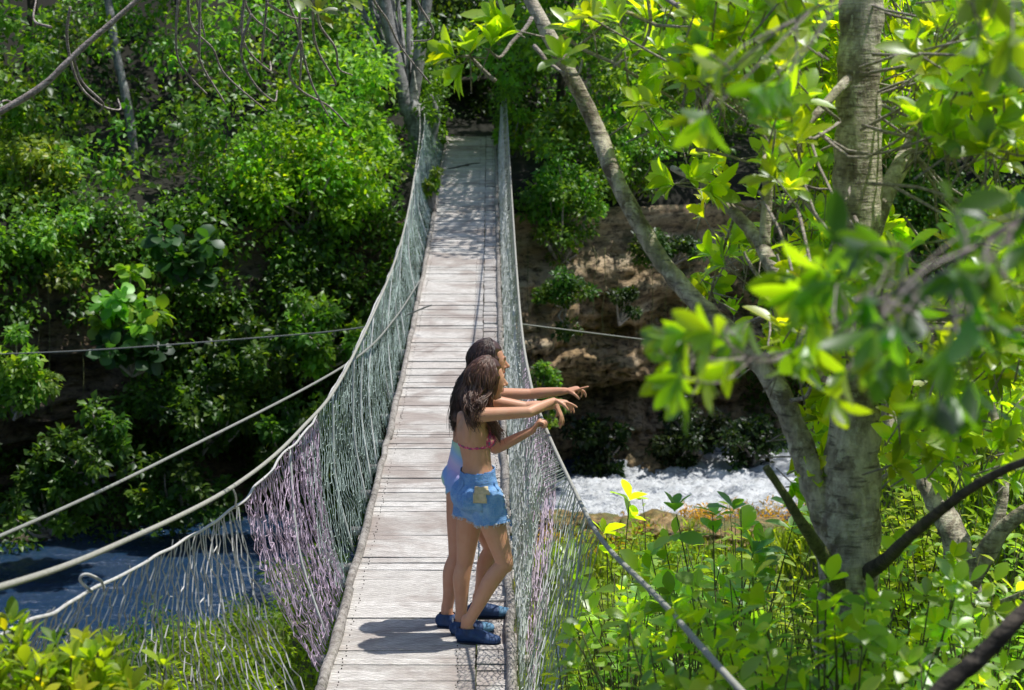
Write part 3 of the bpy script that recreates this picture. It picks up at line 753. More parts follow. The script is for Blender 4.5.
near_tube(dead, 'branch', [(900, 760, 4.0), (938, 695, 4.0), (982, 655, 4.0), (1024, 612, 4.0), (1090, 560, 4.1)], [21, 20, 19, 17, 15], 'bark_dark', n=24, rough=.3, seed=25)

def zone(n, x0, x1, y0, y1, d0, d1):
    return [D(rng.uniform(x0, x1), rng.uniform(y0, y1), rng.uniform(d0, d1)) for _ in range(n)]
limb_pts = [np.array(D(*p)) for p in ([(858, y, 7.0) for y in (-200, -80, 0, 100, 200, 300)] + leanP[5:] + [(770, 262, 7.4), (735, 214, 7.6), (768, 150, 7.4), (752, 50, 7.35), (910, 148, 7.4), (940, 78, 7.5), (968, -40, 7.6), (806, 125, 6.8), (700, 182, 7.7)])]
cl, ax = [], []
def put(c, a=None, hooks=limb_pts):
    c = np.asarray(c); h = hooks[int(np.argmin([np.linalg.norm(c - p) for p in hooks]))]
    cl.append(c); ax.append(a if a is not None else norm(norm(c - h) * .5 + np.array([0, -.2, .7]) + rng.normal(size=3) * .35))
def clumpy(px, py, s=90): return noise.noise(Vector((px / s, py / s, 2.7)))
# upper right crown
k = 0
while k < 1250:
    px, py = rng.uniform(770, 1060), rng.uniform(-40, 360)
    if clumpy(px, py) < -.12: continue
    if 800 < px < 915 and py < 250 and rng.random() < .93: d = rng.uniform(7.7, 8.8)
    else: d = rng.uniform(5.2, 8.2)
    put(D(px, py, d)); k += 1
k = 0
while k < 200:
    px, py = rng.uniform(655, 800), rng.uniform(-30, 150)
    if clumpy(px + 300, py, 50) < -.05 or (py > 110 and px < 690): continue
    put(D(px, py, rng.uniform(5.6, 7.8))); k += 1
for p in zone(16, 560, 680, -15, 60, 6.6, 7.6) + zone(8, 600, 700, 100, 150, 7.0, 7.6) + zone(60, 700, 835, 150, 350, 7.6, 9): put(p)
for p in zone(130, 885, 1050, 300, 480, 6.0, 8.8) + zone(36, 800, 850, 330, 440, 7.2, 7.8) + zone(10, 785, 830, 430, 490, 7.0, 7.6): put(p)
hand_cl = [((452, 56), (-.9, 0, .3)), ((470, 50), (-.1, -.3, .9)), ((492, 44), (.3, -.2, .9)), ((462, 66), (-.5, -.1, -.5)), ((690, 178), (.2, -.5, .3)), ((672, 184), (-.7, -.3, .2)), ((703, 190), (.7, -.3, .0)),
           ((648, 20), (.1, -.2, .9)), ((600, 12), (.3, 0, .8)), ((578, 30), (-.4, -.2, .5)), ((625, 40), (.3, -.3, -.4)), ((655, 60), (0, -.3, -.6)), ((515, 30), (-.6, -.2, .2)), ((500, 22), (-.6, -.2, .5))]
for (p, a) in hand_cl: put(D(*p, 7.3), np.array(a))
limb_px = [(p[0], p[1]) for p in leanP if p[1] < 320]
def clear(c):
    qx, qy = px_of(c); d = c[1] * CP - c[2] * SP
    if 808 < qx < 905 and qy < 265 and d < 7.5: return False
    if d < 7.7:
        for (ax_, ay_), (bx_, by_) in zip(limb_px[:-1], limb_px[1:]):
            for f in (0, .25, .5, .75, 1):
                if math.hypot(qx - ax_ - (bx_ - ax_) * f, qy - ay_ - (by_ - ay_) * f) < 26: return rng.random() < .12
    return True
kp = [k for k in range(len(cl)) if clear(cl[k])]; cl = [cl[k] for k in kp]; ax = [ax[k] for k in kp]
mbl = MB()
fresh = lambda k: tuple(np.array([1.0, 1, 1]) * random.uniform(.75, 1.25) * np.array([random.uniform(.85, 1.3), 1, random.uniform(.7, 1.2)]))
rosettes(mbl, cl, ax, .098, tint=fresh)
rosettes(mbl, [D(*p, 7.25) for p, a in hand_cl], [np.array(a, float) for p, a in hand_cl], .132, nl=(6, 8), tint=lambda k: (1.15, 1.1, 1), spread=.7, droop=.1)
mbl.build('crown', M['leaf_fg'], tree, tint=True, color=(.24, .37, .014))
tw = MB()
for c, a in zip(cl, ax):
    if rng.random() < .93 or (810 < px_of(c)[0] < 905 and px_of(c)[1] < 260): c_ = c - np.array(a) * .14; tw.tube([c_ + rng.normal(size=3) * .02, c], .003, 4); continue
    h = limb_pts[int(np.argmin([np.linalg.norm(c - p) for p in limb_pts]))]
    if np.linalg.norm(c - h) > .9: h = c - norm(c - h) * .9 + rng.normal(size=3) * .1
    mid = (h + c) / 2 + rng.normal(size=3) * .06 - np.array(a) * .04
    tw.tube(spline([h, mid, c - np.array(a) * .03, c], 9), np.linspace(.006, .0025, 9), 5)
for T in ([(562, 38, 7.3), (590, 52, 7.3), (624, 72, 7.3), (650, 85, 7.4), (679, 103, 7.5), (690, 120, 7.5)], [(612, 8, 7.3), (648, 24, 7.2), (692, 29, 7.0), (760, 40, 6.9)], [(655, -5, 7), (700, 12, 6.8), (760, 20, 6.7), (830, 60, 6.5)],
          [(678, 2, 6.8), (705, 36, 6.8), (740, 60, 6.8)], [(535, 48, 7.5), (552, 68, 7.4), (566, 76, 7.3)], [(566, 76, 7.3), (580, 74, 7.3), (584, 58, 7.3)], [(610, 64, 7.3), (622, 50, 7.3), (632, 34, 7.3)],
          [(694, 150, 7.4), (720, 155, 7.4), (752, 160, 7.4)], [(690, 163, 7.5), (712, 180, 7.5), (735, 212, 7.6)], [(785, 210, 7.2), (810, 165, 7.2), (838, 140, 7.1)], [(770, 170, 7.2), (800, 185, 7.2), (832, 190, 7.2)],
          [(790, 300, 7), (760, 275, 6.9), (748, 258, 6.9), (745, 250, 6.9)], [(790, 285, 6.9), (785, 268, 6.9), (781, 255, 6.9)], [(495, 80, 7.4), (475, 62, 7.35), (462, 55, 7.3)], [(530, 20, 7.5), (505, 55, 7.4), (485, 52, 7.3)],
          [(650, -20, 7.2), (645, 40, 7.2), (615, 70, 7.2)], [(790, 400, 7), (806, 396, 6.95), (814, 385, 6.9), (808, 372, 6.9)]):
    P = spline(poly3(T), 16); P += np.array([[noise.noise(Vector(p * 9)), 0, noise.noise(Vector(p * 9 + 4))] for p in P]) * .02
    tw.tube(P, np.linspace(.009, .004, 16), 6)
tw.build('twigs', M['twig'], tree)

# a branch of big soft leaves hanging close to the camera
def near_spray(label, spine, zones, L, color, nl=(5, 8), rr_=.0038):
    P = poly3(spine); e = empty('overhanging_branch', P[0], label, 'branch', None)
    S = spline(P, 40); m = MB(); m.tube(S, np.linspace(rr_, rr_ * .5, 40), 7, rough=.2); m.build('stem', M['twig'], e)
    C, A = [], []; tws = MB()
    for (n, x0, x1, y0, y1, d0, d1, axb) in zones:
        for p in zone(n, x0, x1, y0, y1, d0, d1):
            h = S[int(np.argmin(np.linalg.norm(S - p, axis=1)))]
            a = norm(np.array(axb) + norm(p - h) * .4 + rng.normal(size=3) * .3)
            C.append(p); A.append(a); tws.tube(spline([h, (h + p) / 2 + rng.normal(size=3) * .02, p], 7), np.linspace(.0022, .0013, 7), 5)
    m = MB(); rosettes(m, C, A, L, nl=nl, tint=fresh, spread=.9, droop=.7)
    m.build('foliage', M['leaf_fg'], e, tint=True, color=color); tws.build('twigs', M['twig'], e)
near_spray('blurred leafy branch reaching left across the leaning limb', [(1060, 330, 2.9), (900, 330, 3.0), (800, 350, 3.1), (720, 360, 3.2), (660, 350, 3.3)],
           [(11, 675, 750, 320, 395, 2.9, 3.4, (-.6, 0, -.4)), (5, 655, 710, 335, 400, 3.1, 3.4, (-.9, 0, -.1)), (12, 790, 900, 270, 400, 2.7, 3.3, (-.2, -.2, -.5))], .060, (.15, .27, .012))
near_spray('dark blurred leaves hanging at the right edge', [(1100, 180, 2.3), (1000, 230, 2.4), (930, 280, 2.5), (870, 300, 2.6)],
           [(17, 860, 1010, 260, 400, 2.2, 2.8, (-.1, 0, -.9)), (7, 940, 1060, 190, 300, 2.2, 2.8, (-.3, 0, -.3)), (5, 830, 900, 240, 300, 2.5, 3.0, (-.6, 0, .1))], .058, (.07, .17, .02))
near_spray('blurred leafy branch hanging from the top right', [(1100, -60, 3.0), (980, -20, 3.1), (860, -10, 3.2), (780, 30, 3.4), (720, 80, 3.5)],
           [(7, 700, 800, 50, 120, 3.1, 3.7, (-.5, 0, -.5)), (6, 940, 1040, -10, 80, 2.8, 3.4, (-.3, 0, -.5))], .062, (.14, .25, .014))

# dry twigs hanging from above on the left
zs = 2.923
def twig_thing(name, label, main, wmain, twigs, ox=0, d=9.0, leafc=()):
    P = poly3([(x, y, dd) for x, y, dd in main]); e = empty(name, P[0], label, 'branch')
    near_tube(e, 'branch', main, wmain, 'twig', n=36, sides=8, rough=.25)
    for T in twigs:
        m = MB(); off = T[0][2] if len(T[0]) > 2 else 0
        Q = spline(poly3([((p[0]) / zs + off, p[1] / zs, d + .08 * i) for i, p in enumerate(T)]), 6 * len(T))
        m.tube(Q, np.linspace(.0075, .004, len(Q)), 6, rough=.2); m.build('twig', M['twig'], e)
    if leafc:
        m = MB(); rosettes(m, [D(*c) for c in leafc], [(.2, -.3, .4)] * len(leafc), .12, nl=(7, 9), tint=fresh, spread=1.0); m.build('leaf_cluster', M['leaf_fg'], e, tint=True, color=(.15, .21, .02))
twig_thing('dry_branch', 'bare branch slanting across the top left corner with curled twigs', [(-60, 150, 9), (0, 112, 9), (41, 87, 9), (79, 51, 9), (110, 24, 9), (140, -2, 9), (200, -50, 9)], [8, 7, 6.5, 6, 5.5, 5, 4],
           [[(205, 20), (195, 100), (210, 190), (240, 260), (300, 310), (350, 320), (345, 290)], [(215, 170), (240, 240), (300, 300), (290, 328)], [(150, 80), (100, 60), (105, 0)], [(0, 345), (-30, 330), (10, 295), (40, 300)]])
z3 = lambda L: [(p[0] + 350 * zs, p[1]) for p in L]
twig_thing('dry_branch', 'bare branch along the top edge with long curved twigs hanging down', [(120, -60, 9), (200, -22, 9), (280, -26, 9), (350, -20, 9), (430, -40, 9), (520, -70, 9)], [7, 7, 6, 6, 5, 5],
           [[(550, -60), (550, 0), (560, 80), (620, 140), (660, 220), (780, 325)], [(525, -60), (515, 80), (520, 170), (560, 230), (605, 275)], [(585, -60), (583, 120), (590, 190), (660, 305)], [(575, -60), (575, 0), (600, 110)],
            [(715, -60), (715, 0), (740, 50), (810, 105)], [(720, -60), (710, 115), (785, 205), (790, 180)], [(735, 40), (705, 150), (740, 240), (800, 295), (810, 265)], [(780, -60), (780, 0), (770, 120), (765, 185)], [(780, 10), (850, 50), (900, 55)],
            [(840, -60), (840, 0), (870, 80), (880, 170), (875, 260)], [(880, 120), (845, 210), (880, 265), (960, 310), (1020, 370)], [(875, -50), (880, 120), (910, 240), (960, 340)], [(920, -60), (915, 75), (930, 150), (980, 240), (965, 250)],
            [(935, -60), (930, 60), (980, 140), (990, 200), (1030, 220)], z3([(70, -60), (70, 0), (110, 60), (150, 140), (235, 245)]), z3([(195, -60), (195, 0), (240, 80), (235, 115), (185, 120)]), z3([(400, -60), (410, 10), (435, 75)])],
           leafc=[(318, 12, 8.8), (345, -2, 8.8), (300, -6, 8.9)])

# ------------------------------------------------------------------ near bank plants
def ovate_plant(name, base, h, nst, L, color, label, cat='shrub', W=.55, lean=(0, 0), per=9, group=None, spread=.35, mat='leaf'):
    e = empty(name, base, label, cat, group); m = MB(); st = MB()
    P, A, N, LL = [], [], [], []
    for s in range(nst):
        a = rng.uniform(0, 6.28); out = spread * h * rng.random() ** .5
        tip = base + np.array([math.cos(a) * out + lean[0], math.sin(a) * out * .8 + lean[1], h * rng.uniform(.55, 1.05)])
        S = spline([base, (base + tip) / 2 + rng.normal(size=3) * .05 * h + np.array([0, 0, .06 * h]), tip], 14)
        st.tube(S, np.linspace(.004, .0015, 14) * (1 + h * .3), 5)
        for k in range(per):
            q = S[int(3 + 10.9 * (k / per) ** .8)]; b = k * 2.4 + a
            d = norm(np.array([math.cos(b), math.sin(b), .25 - .4 * rng.random()]))
            P.append(q); A.append(d); N.append(norm(np.array([0, -.15, 1]) + rng.normal(size=3) * .3)); LL.append(L * rng.uniform(.6, 1.2) * (1.15 - .4 * k / per))
    LL = np.array(LL); leaves(m, P, A, N, LL, LL * W, T_BIG, np.ones((len(P), 1)) * rng.uniform(.75, 1.25, (len(P), 1)) * np.array([[1, 1, 1]]))
    m.build('foliage', M[mat], e, tint=True, color=color); st.build('stem', M['green_twig'], e)
    return e
YG = (.26, .40, .02); MG = (.18, .33, .025); DG = (.09, .2, .03)
plants = [ # px, py(top), y-depth, height, stems, leaf, colour, label
 (615, 560, 10.5, .8, 14, .09, MG, 'leafy shrub just right of the slack netting'),
 (640, 600, 9.0, .8, 14, .08, YG, 'yellow green shrub at the bottom beside the net'),
 (660, 545, 12.0, .7, 16, .09, YG, 'bright shrub under the brown river rocks'),
 (650, 610, 9.0, .8, 18, .085, MG, 'leafy shrub crossed by the blurred cable'),
 (700, 640, 7.8, .7, 18, .085, YG, 'bright shrub left of the trunk at the bottom edge'),
 (720, 560, 10.5, .9, 18, .09, MG, 'round leaved shrub below the broken stub'),
 (765, 520, 9.5, .9, 18, .095, MG, 'shrub with large dark and light leaves touching the leaning limb'),
 (775, 600, 7.6, .8, 20, .085, YG, 'bright shrub against the left foot of the trunk'),
 (830, 620, 6.4, .7, 18, .085, MG, 'leafy shrub covering the foot of the trunk'),
 (890, 560, 7.6, .9, 20, .075, YG, 'bright shrub right of the trunk'),
 (900, 640, 6.2, .6, 18, .075, YG, 'low bright shrub at the bottom between trunk and dead branch'),
 (975, 620, 7.0, .8, 16, .07, MG, 'shrub behind the dark dead branch'),
 (1015, 520, 9.0, .9, 16, .08, YG, 'bright shrub at the right edge above the dead branch'),
 (930, 470, 11, .8, 16, .08, YG, 'sunlit shrub behind the twisted tree'),
 (860, 660, 5.4, .5, 14, .085, DG, 'dark low shrub in front of the trunk'),
 (740, 680, 6.6, .6, 16, .08, MG, 'small leafy shrub in the middle of the bottom right edge'),
 (650, 668, 8.2, .7, 10, .06, MG, 'small leaved shrub under the net at the bottom edge'),
 (620, 670, 7.4, .6, 16, .075, YG, 'low yellow green shrub under the blurred cable')]
for (px, py, y, h, ns, L, colr, lab) in plants:
    top = Y(px, py, y); base = top - np.array([0, 0, h]); gz = ground_z(base[0], base[1])
    hh = top[2] - gz
    base[2] = max(gz - .02, base[2] - .9) if hh > .3 else base[2]
    h2 = top[2] - base[2]
    sp_ = min(.5, .36 / max(h2, .3))
    ovate_plant('leafy_shrub', base, h2, int(ns * 3.2), L * 1.15, tuple(np.array(colr) * rng.uniform(.75, 1.25) * np.array([rng.uniform(.75, 1.3), 1, rng.uniform(.8, 2.2)])), lab, per=int(12 + 4 * h2), spread=sp_, W=rng.choice([.3, .42, .58]))
for (px, py, y, lab) in ((622, 470, 13, 'tall seedling stalk in front of the white water, nearest the net'), (645, 478, 13.5, 'second seedling stalk standing out against the white water')):
    top = Y(px, py, y); base = top.copy(); base[2] -= 1.1
    ovate_plant('seedling', base, 1.1, 2, .055, YG, lab, 'plant', per=16, spread=.03)
# large leaved shrubs close by on the right
for (px, py, y, h, n, L, colr, lab) in ((840, 610, 5.6, .6, 34, .085, (.17, .29, .02), 'large leaved bush hiding the foot of the foreground trunk'),
    (770, 585, 5.9, .6, 26, .08, (.20, .33, .02), 'large leaved bush left of the foreground trunk'),
    (700, 620, 5.6, .5, 24, .08, (.21, .34, .02), 'large leaved bush under the blurred end of the right cable'),
    (640, 625, 6.2, .5, 24, .075, (.13, .26, .025), 'darker large leaved bush between the net and the blurred cable'),
    (610, 512, 9.6, .7, 14, .12, (.20, .33, .02), 'big drooping leaves on a stem beside the right netting, against the water'),
    (690, 540, 8.6, .6, 16, .10, (.16, .29, .02), 'big leaved bush below the brown river rocks'),
    (735, 520, 8.2, .7, 14, .11, (.10, .22, .03), 'big dark leaved bush touching the broken stub'),
    (905, 600, 5.8, .5, 26, .075, (.18, .31, .02), 'large leaved bush between the trunk and the twisted tree'),
    (985, 580, 6.4, .6, 26, .08, (.20, .33, .02), 'large leaved bush above the dead branch at the right'),
    (930, 530, 7.8, .6, 24, .08, (.19, .32, .02), 'yellow green bush in front of the twisted tree')):
    top = Y(px, py, y); base = top - np.array([0, 0, h]); base[2] = max(base[2] - .25, ground_z(base[0], base[1]))
    e = empty('leafy_shrub', base, lab, 'shrub'); m = MB(); st = MB(); C, A = [], []
    for k in range(n):
        a = rng.uniform(0, 6.28); rr_ = rng.random() ** .5 * (.28 if px != 560 else .12)
        tip = base + np.array([math.cos(a) * rr_, math.sin(a) * rr_, (top[2] - base[2]) * rng.uniform(.35, 1.05)])
        st.tube(spline([base, (base + tip) / 2 + np.array([0, 0, .05]) + rng.normal(size=3) * .02, tip], 8), np.linspace(.005, .0025, 8), 5)
        for q in range(2): C.append(tip - np.array([0, 0, .09 * q]) + rng.normal(size=3) * .01); A.append(norm(np.array([math.cos(a) * .5, math.sin(a) * .5 - .2, .9]) + rng.normal(size=3) * .3))
    rosettes(m, C, A, L, nl=(4, 6), tint=fresh, spread=1.1, W=.5, droop=.4); m.build('foliage', M['leaf_fg'], e, tint=True, color=tuple(1.3 * c for c in colr)); st.build('stem', M['green_twig'], e)
m = MB()
for k in range(420):
    x, y = rng.uniform(1.0, 6.5), rng.uniform(5.6, 20); b0 = ground_pt(x, y); a = rng.uniform(0, 6.28); h = rng.uniform(.4, 1.15); o_ = h * rng.uniform(.15, .6)
    P = [b0, b0 + np.array([math.cos(a) * o_ * .3, math.sin(a) * o_ * .3, h * .6]), b0 + np.array([math.cos(a) * o_, math.sin(a) * o_, h * rng.uniform(.75, 1)])]
    m.tube(spline(P, 9), np.linspace(.0045, .0015, 9), 4)
tag(m.build('dry_stalks', M['twig']), 'pale dry stalks and twigs standing among the right hand weeds', 'dry stalks', kind='stuff')
m = MB(); tb = big_template(.55, .1)
for k in range(700):
    x, y = rng.uniform(.9, 7), rng.uniform(5.8, 20); b0 = ground_pt(x, y); nb = 9
    aa = rng.uniform(0, 6.28, nb); Ab = norm(np.stack([np.cos(aa) * .45, np.sin(aa) * .45, np.ones(nb)], 1)); hb = rng.uniform(.35, .85, nb)
    leaves(m, b0 + rng.normal(size=(nb, 3)) * [.05, .05, 0], Ab, norm(np.stack([-np.cos(aa), -np.sin(aa), np.full(nb, .6)], 1)), hb, hb * .04, tb, np.full((nb, 3), rng.uniform(.8, 1.4)))
tag(m.build('tall_grass', M['leaf'], tint=True, color=(.20, .32, .06)), 'tufts of tall arching grass on the right hand bank', 'tall grass', kind='stuff')
# bottom-left yellow green shrubs
for (px, py, y, h, ns, lab) in ((15, 640, 5.4, .45, 14, 'yellow green shrub in the bottom left corner'), (62, 640, 5.5, .42, 12, 'yellow green shrub in front of the loose white net'), (105, 648, 5.6, .42, 12, 'yellow green shrub, rightmost of those in the bottom left corner'), (140, 672, 5.7, .35, 8, 'small low yellow green sprig under the loose net')):
    top = Y(px, py, y); base = top.copy(); base[2] -= h
    e = empty('leafy_shrub', base, lab, 'shrub'); m = MB(); st = MB(); C, A = [], []
    for s in range(ns):
        tip = base + np.array([rng.uniform(-.11, .11), rng.uniform(-.15, .15), h * rng.uniform(.6, 1.0)])
        st.tube(spline([base, (base + tip) / 2 + rng.normal(size=3) * .02, tip], 8), np.linspace(.005, .003, 8), 5)
        for q in range(3): C.append(tip - np.array([0, 0, .06 * q]) + rng.normal(size=3) * .012); A.append(norm(np.array([rng.normal() * .25, rng.normal() * .25, 1])))
    rosettes(m, C, A, .068, nl=(5, 7), tint=fresh, spread=.8, W=.42); m.build('foliage', M['leaf'], e, tint=True, color=(.22, .32, .025)); st.build('stem', M['green_twig'], e)
# low plants seen through the left net
for (px, py, y, h, lab, colr) in ((175, 620, 23, .9, 'feathery weed bank seen through the wide left net', MG), (245, 630, 20, .9, 'bright weed clump seen through the lilac net', YG), (290, 610, 21, 1.0, 'weed clump under the left edge of the deck', MG), (215, 660, 17, .8, 'low green weeds at the bottom behind the left net', YG), (110, 650, 21, .6, 'dull green weeds behind the bottom left shrubs', DG), (330, 560, 24, .9, 'green weeds seen through the lilac net near the deck', MG)):
    c = Y(px, py, y); gz = ground_z(c[0], c[1]); c[2] = max(c[2] - h, gz)
    e = empty('weed_clump', c, lab, 'weeds'); m = MB(); st = MB()
    for k in range(46):
        q = c + np.array([rng.uniform(-.75, .75), rng.uniform(-.8, .8), rng.random() * h])
        clump(m, q, .16, 40, .09, tuple(np.ones(3) * rng.uniform(.6, 1.4)), W=.34); st.tube([c + (q - c) * np.array([.6, .6, 0]), q], .006, 4)
    m.build('foliage', M['leaf'], e, tint=True, color=tuple(.6 * c for c in colr)); st.build('stem', M['green_twig'], e)

# grass and small weeds over the near bank (nobody could count them)
m = MB(); n = 60000
X = np.where(rng.random(n) < .8, rng.uniform(.3, 9, n), rng.uniform(-9, 1, n)); Yy = rng.uniform(4.5, 31, n)
keep = np.array([Yy[i] < river_near(X[i]) - 1.0 for i in range(n)]); X, Yy = X[keep], Yy[keep]; n = len(X)
Zg = np.array([ground_z(a, b) for a, b in zip(X, Yy)])
P = np.stack([X, Yy, Zg - .02], 1); A = norm(np.stack([rng.normal(size=n) * .35, rng.normal(size=n) * .35, np.ones(n)], 1)); N = norm(rng.normal(size=(n, 3)) * [1, 1, .2])
hh = rng.uniform(.12, .42, n); cl3 = np.array([1 + .5 * noise.noise(Vector((a * .8, b * .8, 1))) for a, b in zip(X, Yy)])
leaves(m, P, A, N, hh, .012 + hh * .05, T_SMALL, cl3[:, None] * np.array([[1.1, 1, .9]]))
tag(m.build('grass', M['leaf'], tint=True, color=(.19, .30, .05)), 'light green grass on the near river bank', 'grass', kind='stuff')
m = MB()
for k in range(3200):
    x, y = rng.uniform(.4, 9), rng.uniform(6, 30)
    if y > river_near(x) - 1: continue
    if noise.noise(Vector((x * .7, y * .5, 8))) < -.1: continue
    tv = rng.uniform(.7, 1.4); clump(m, ground_pt(x, y) + np.array([0, 0, .15 + .2 * rng.random()]), rng.uniform(.12, .28), 45, .065, (tv * rng.uniform(.9, 1.3), tv, tv), W=.5)
for k in range(260):   # drab orange weeds along the water's edge
    x = rng.uniform(.2, 7.5); y = river_near(x) - rng.uniform(.2, 2.2); tv = rng.uniform(.6, 1.2)
    clump(m, np.array([x, y, max(WZ + .05, ground_z(x, y))]) + np.array([0, 0, .15 * rng.random()]), rng.uniform(.1, .25), 40, .09, (tv * 2.0, tv * .75, tv * .8), W=.3)
tag(m.build('ground_cover', M['leaf'], tint=True, color=(.20, .34, .03)), 'low leafy weeds carpeting the right hand bank', 'ground cover', kind='stuff')

# ------------------------------------------------------------------ the two girls
def loft(mb, P, rx, ry, side, sides=18, n=None):
    """rounded-end tube with elliptical sections; rx along 'side', ry across it"""
    P = np.asarray(P, float); k = len(P); n = n or k * 6
    Q = spline(P, n); t = np.linspace(0, 1, n); tk = np.linspace(0, 1, k)
    rx = np.interp(t, tk, np.broadcast_to(rx, (k,))); ry = np.interp(t, tk, np.broadcast_to(ry, (k,)))
    ker = np.array([1, 2, 3, 2, 1]) / 9.
    if n > 12:
        rx = np.convolve(np.pad(rx, 2, 'edge'), ker, 'valid'); ry = np.convolve(np.pad(ry, 2, 'edge'), ker, 'valid')
    T = norm(np.gradient(Q, axis=0))
    for e, sgn in ((0, -1), (-1, 1)):   # round caps
        r = (rx[e] + ry[e]) / 2 * .9; add = []; ax_, ay_ = [], []
        for a in (.5, .85, .98):
            add.append(Q[e] + sgn * T[e] * r * a); f = math.sqrt(1 - a * a * .98); ax_.append(rx[e] * f); ay_.append(ry[e] * f)
        if e == 0: Q = np.concatenate([add[::-1], Q]); rx = np.concatenate([ax_[::-1], rx]); ry = np.concatenate([ay_[::-1], ry]); T = np.concatenate([[T[0]] * 3, T])
        else: Q = np.concatenate([Q, add]); rx = np.concatenate([rx, ax_]); ry = np.concatenate([ry, ay_]); T = np.concatenate([T, [T[-1]] * 3])
    n = len(Q); a = np.arange(sides) * 2 * math.pi / sides; S = np.asarray(side, float); V = []
    for i in range(n):
        s = norm(S - T[i] * (S @ T[i])); w = np.cross(T[i], s)
        V.append(Q[i] + np.cos(a)[:, None] * s * rx[i] + np.sin(a)[:, None] * w * ry[i])
    V = np.concatenate(V + [Q[:1], Q[-1:]])
    i, q = np.meshgrid(np.arange(n - 1), np.arange(sides), indexing='ij'); q2 = (q + 1) % sides
    F4 = np.stack([i * sides + q, i * sides + q2, (i + 1) * sides + q2, (i + 1) * sides + q], -1).reshape(-1, 4)
    Tt = []
    for q in range(sides):
        Tt.append((n * sides, (q + 1) % sides, q)); b = (n - 1) * sides; Tt.append((n * sides + 1, b + q, b + (q + 1) % sides))
    mb.add(V, F4, Tt)
def remesh(mb, voxel, smooth=3):
    me = mb.mesh('tmp'); o = bpy.data.objects.new('tmp', me); COL.objects.link(o)
    r = o.modifiers.new('r', 'REMESH'); r.mode = 'VOXEL'; r.voxel_size = voxel; r.use_smooth_shade = True
    s = o.modifiers.new('s', 'SMOOTH'); s.factor = .5; s.iterations = smooth
    dg = bpy.context.evaluated_depsgraph_get(); out = bpy.data.meshes.new_from_object(o.evaluated_get(dg))
    bpy.data.objects.remove(o); bpy.data.meshes.remove(me)
    for p in out.polygons: p.use_smooth = True
    return out
def mesh_arrays(me):
    n = len(me.vertices); V = np.empty(n * 3); me.vertices.foreach_get('co', V)
    N = np.empty(n * 3); me.vertices.foreach_get('normal', N)
    Fq = [tuple(p.vertices) for p in me.polygons]
    return V.reshape(-1, 3), N.reshape(-1, 3), Fq
def shell(name, V, N, Fq, mask, off, mat, parent, thick=.0):
    """clothing: the masked faces of the body pushed out along their normals"""
    keep = [f for f in Fq if all(mask[i] for i in f)]
    ids = sorted({i for f in keep for i in f}); mp = {i: k for k, i in enumerate(ids)}
    if not ids: return None
    edgev = {}
    for f in keep:
        for a, b in zip(f, f[1:] + f[:1]): edgev[(a, b)] = 1
    rim = {a for (a, b) in edgev if (b, a) not in edgev} | {b for (a, b) in edgev if (b, a) not in edgev}
    W = np.array([V[i] + N[i] * (off if i not in rim else off * .15) for i in ids])
    me = bpy.data.meshes.new(name); me.from_pydata([tuple(v) for v in W], [], [tuple(mp[i] for i in f) for f in keep])
    for p in me.polygons: p.use_smooth = True
    return link(name, me, mat, parent)

def skin_mat(name, c):
    t = NT(name); n = t.noise(14, 4); n2 = t.noise(160, 3)
    col = t.mix(t.ramp(n.outputs[0], [(.35, (0, 0, 0)), (.65, (.4, .4, .4))]).outputs[0], c, (c[0] * .9, c[1] * .72, c[2] * .62))
    p = t.bsdf(col, .5, n2.outputs[0], .08, .002)
    p.inputs['Subsurface Weight'].default_value = .12; p.inputs['Subsurface Radius'].default_value = (.012, .005, .003); p.inputs['Subsurface Scale'].default_value = 1
    return t.m
M['skin'] = skin_mat('tanned_skin', (.62, .34, .22)); M['skin_b'] = skin_mat('warm_skin', (.60, .32, .21))
M['lip'] = simple('lip', (.5, .16, .13), .5); M['eye_white'] = simple('eye_white', (.75, .73, .7), .2); M['eye_dark'] = simple('eye_dark', (.02, .012, .008), .2)
def hair_mat(name, a, b):
    t = NT(name); g = t.N('ShaderNodeNewGeometry')
    c = t.ramp(g.outputs['Random Per Island'], [(0, a), (.75, a), (1, b)]).outputs[0]
    n = t.noise(60, 3, .6, None, (1, 1, .2)); c = t.mix(t.ramp(n.outputs[0], [(.35, (.5, .5, .5)), (.65, (1, 1, 1))]).outputs[0], [x * .3 for x in a], c)
    p = t.bsdf(c, .38, n.outputs[0], .3, .004); p.inputs['Specular IOR Level'].default_value = .6; return t.m
M['hair'] = hair_mat('brown_wavy_hair', (.085, .036, .022), (.30, .17, .12)); M['hair_b'] = hair_mat('dark_long_hair', (.028, .012, .011), (.10, .05, .04))
def denim():
    t = NT('faded_blue_denim'); a = t.noise(7, 5, .7); b = t.noise(260, 2); s = t.noise(25, 4, .6, None, (1, 1, 3))
    c = t.ramp(a.outputs[0], [(.3, (.05, .17, .48)), (.5, (.09, .29, .66)), (.68, (.26, .48, .80))]).outputs[0]
    c = t.mix(t.ramp(b.outputs[0], [(.35, (.35, .35, .35)), (.6, (0, 0, 0))]).outputs[0], c, (.55, .65, .78))
    t.bsdf(c, .9, s.outputs[0], .6, .012); return t.m
M['denim'] = denim(); M['fringe'] = simple('frayed_white_threads', (.75, .8, .85), .9); M['tan'] = simple('tan_leather_patch', (.78, .66, .42), .7)
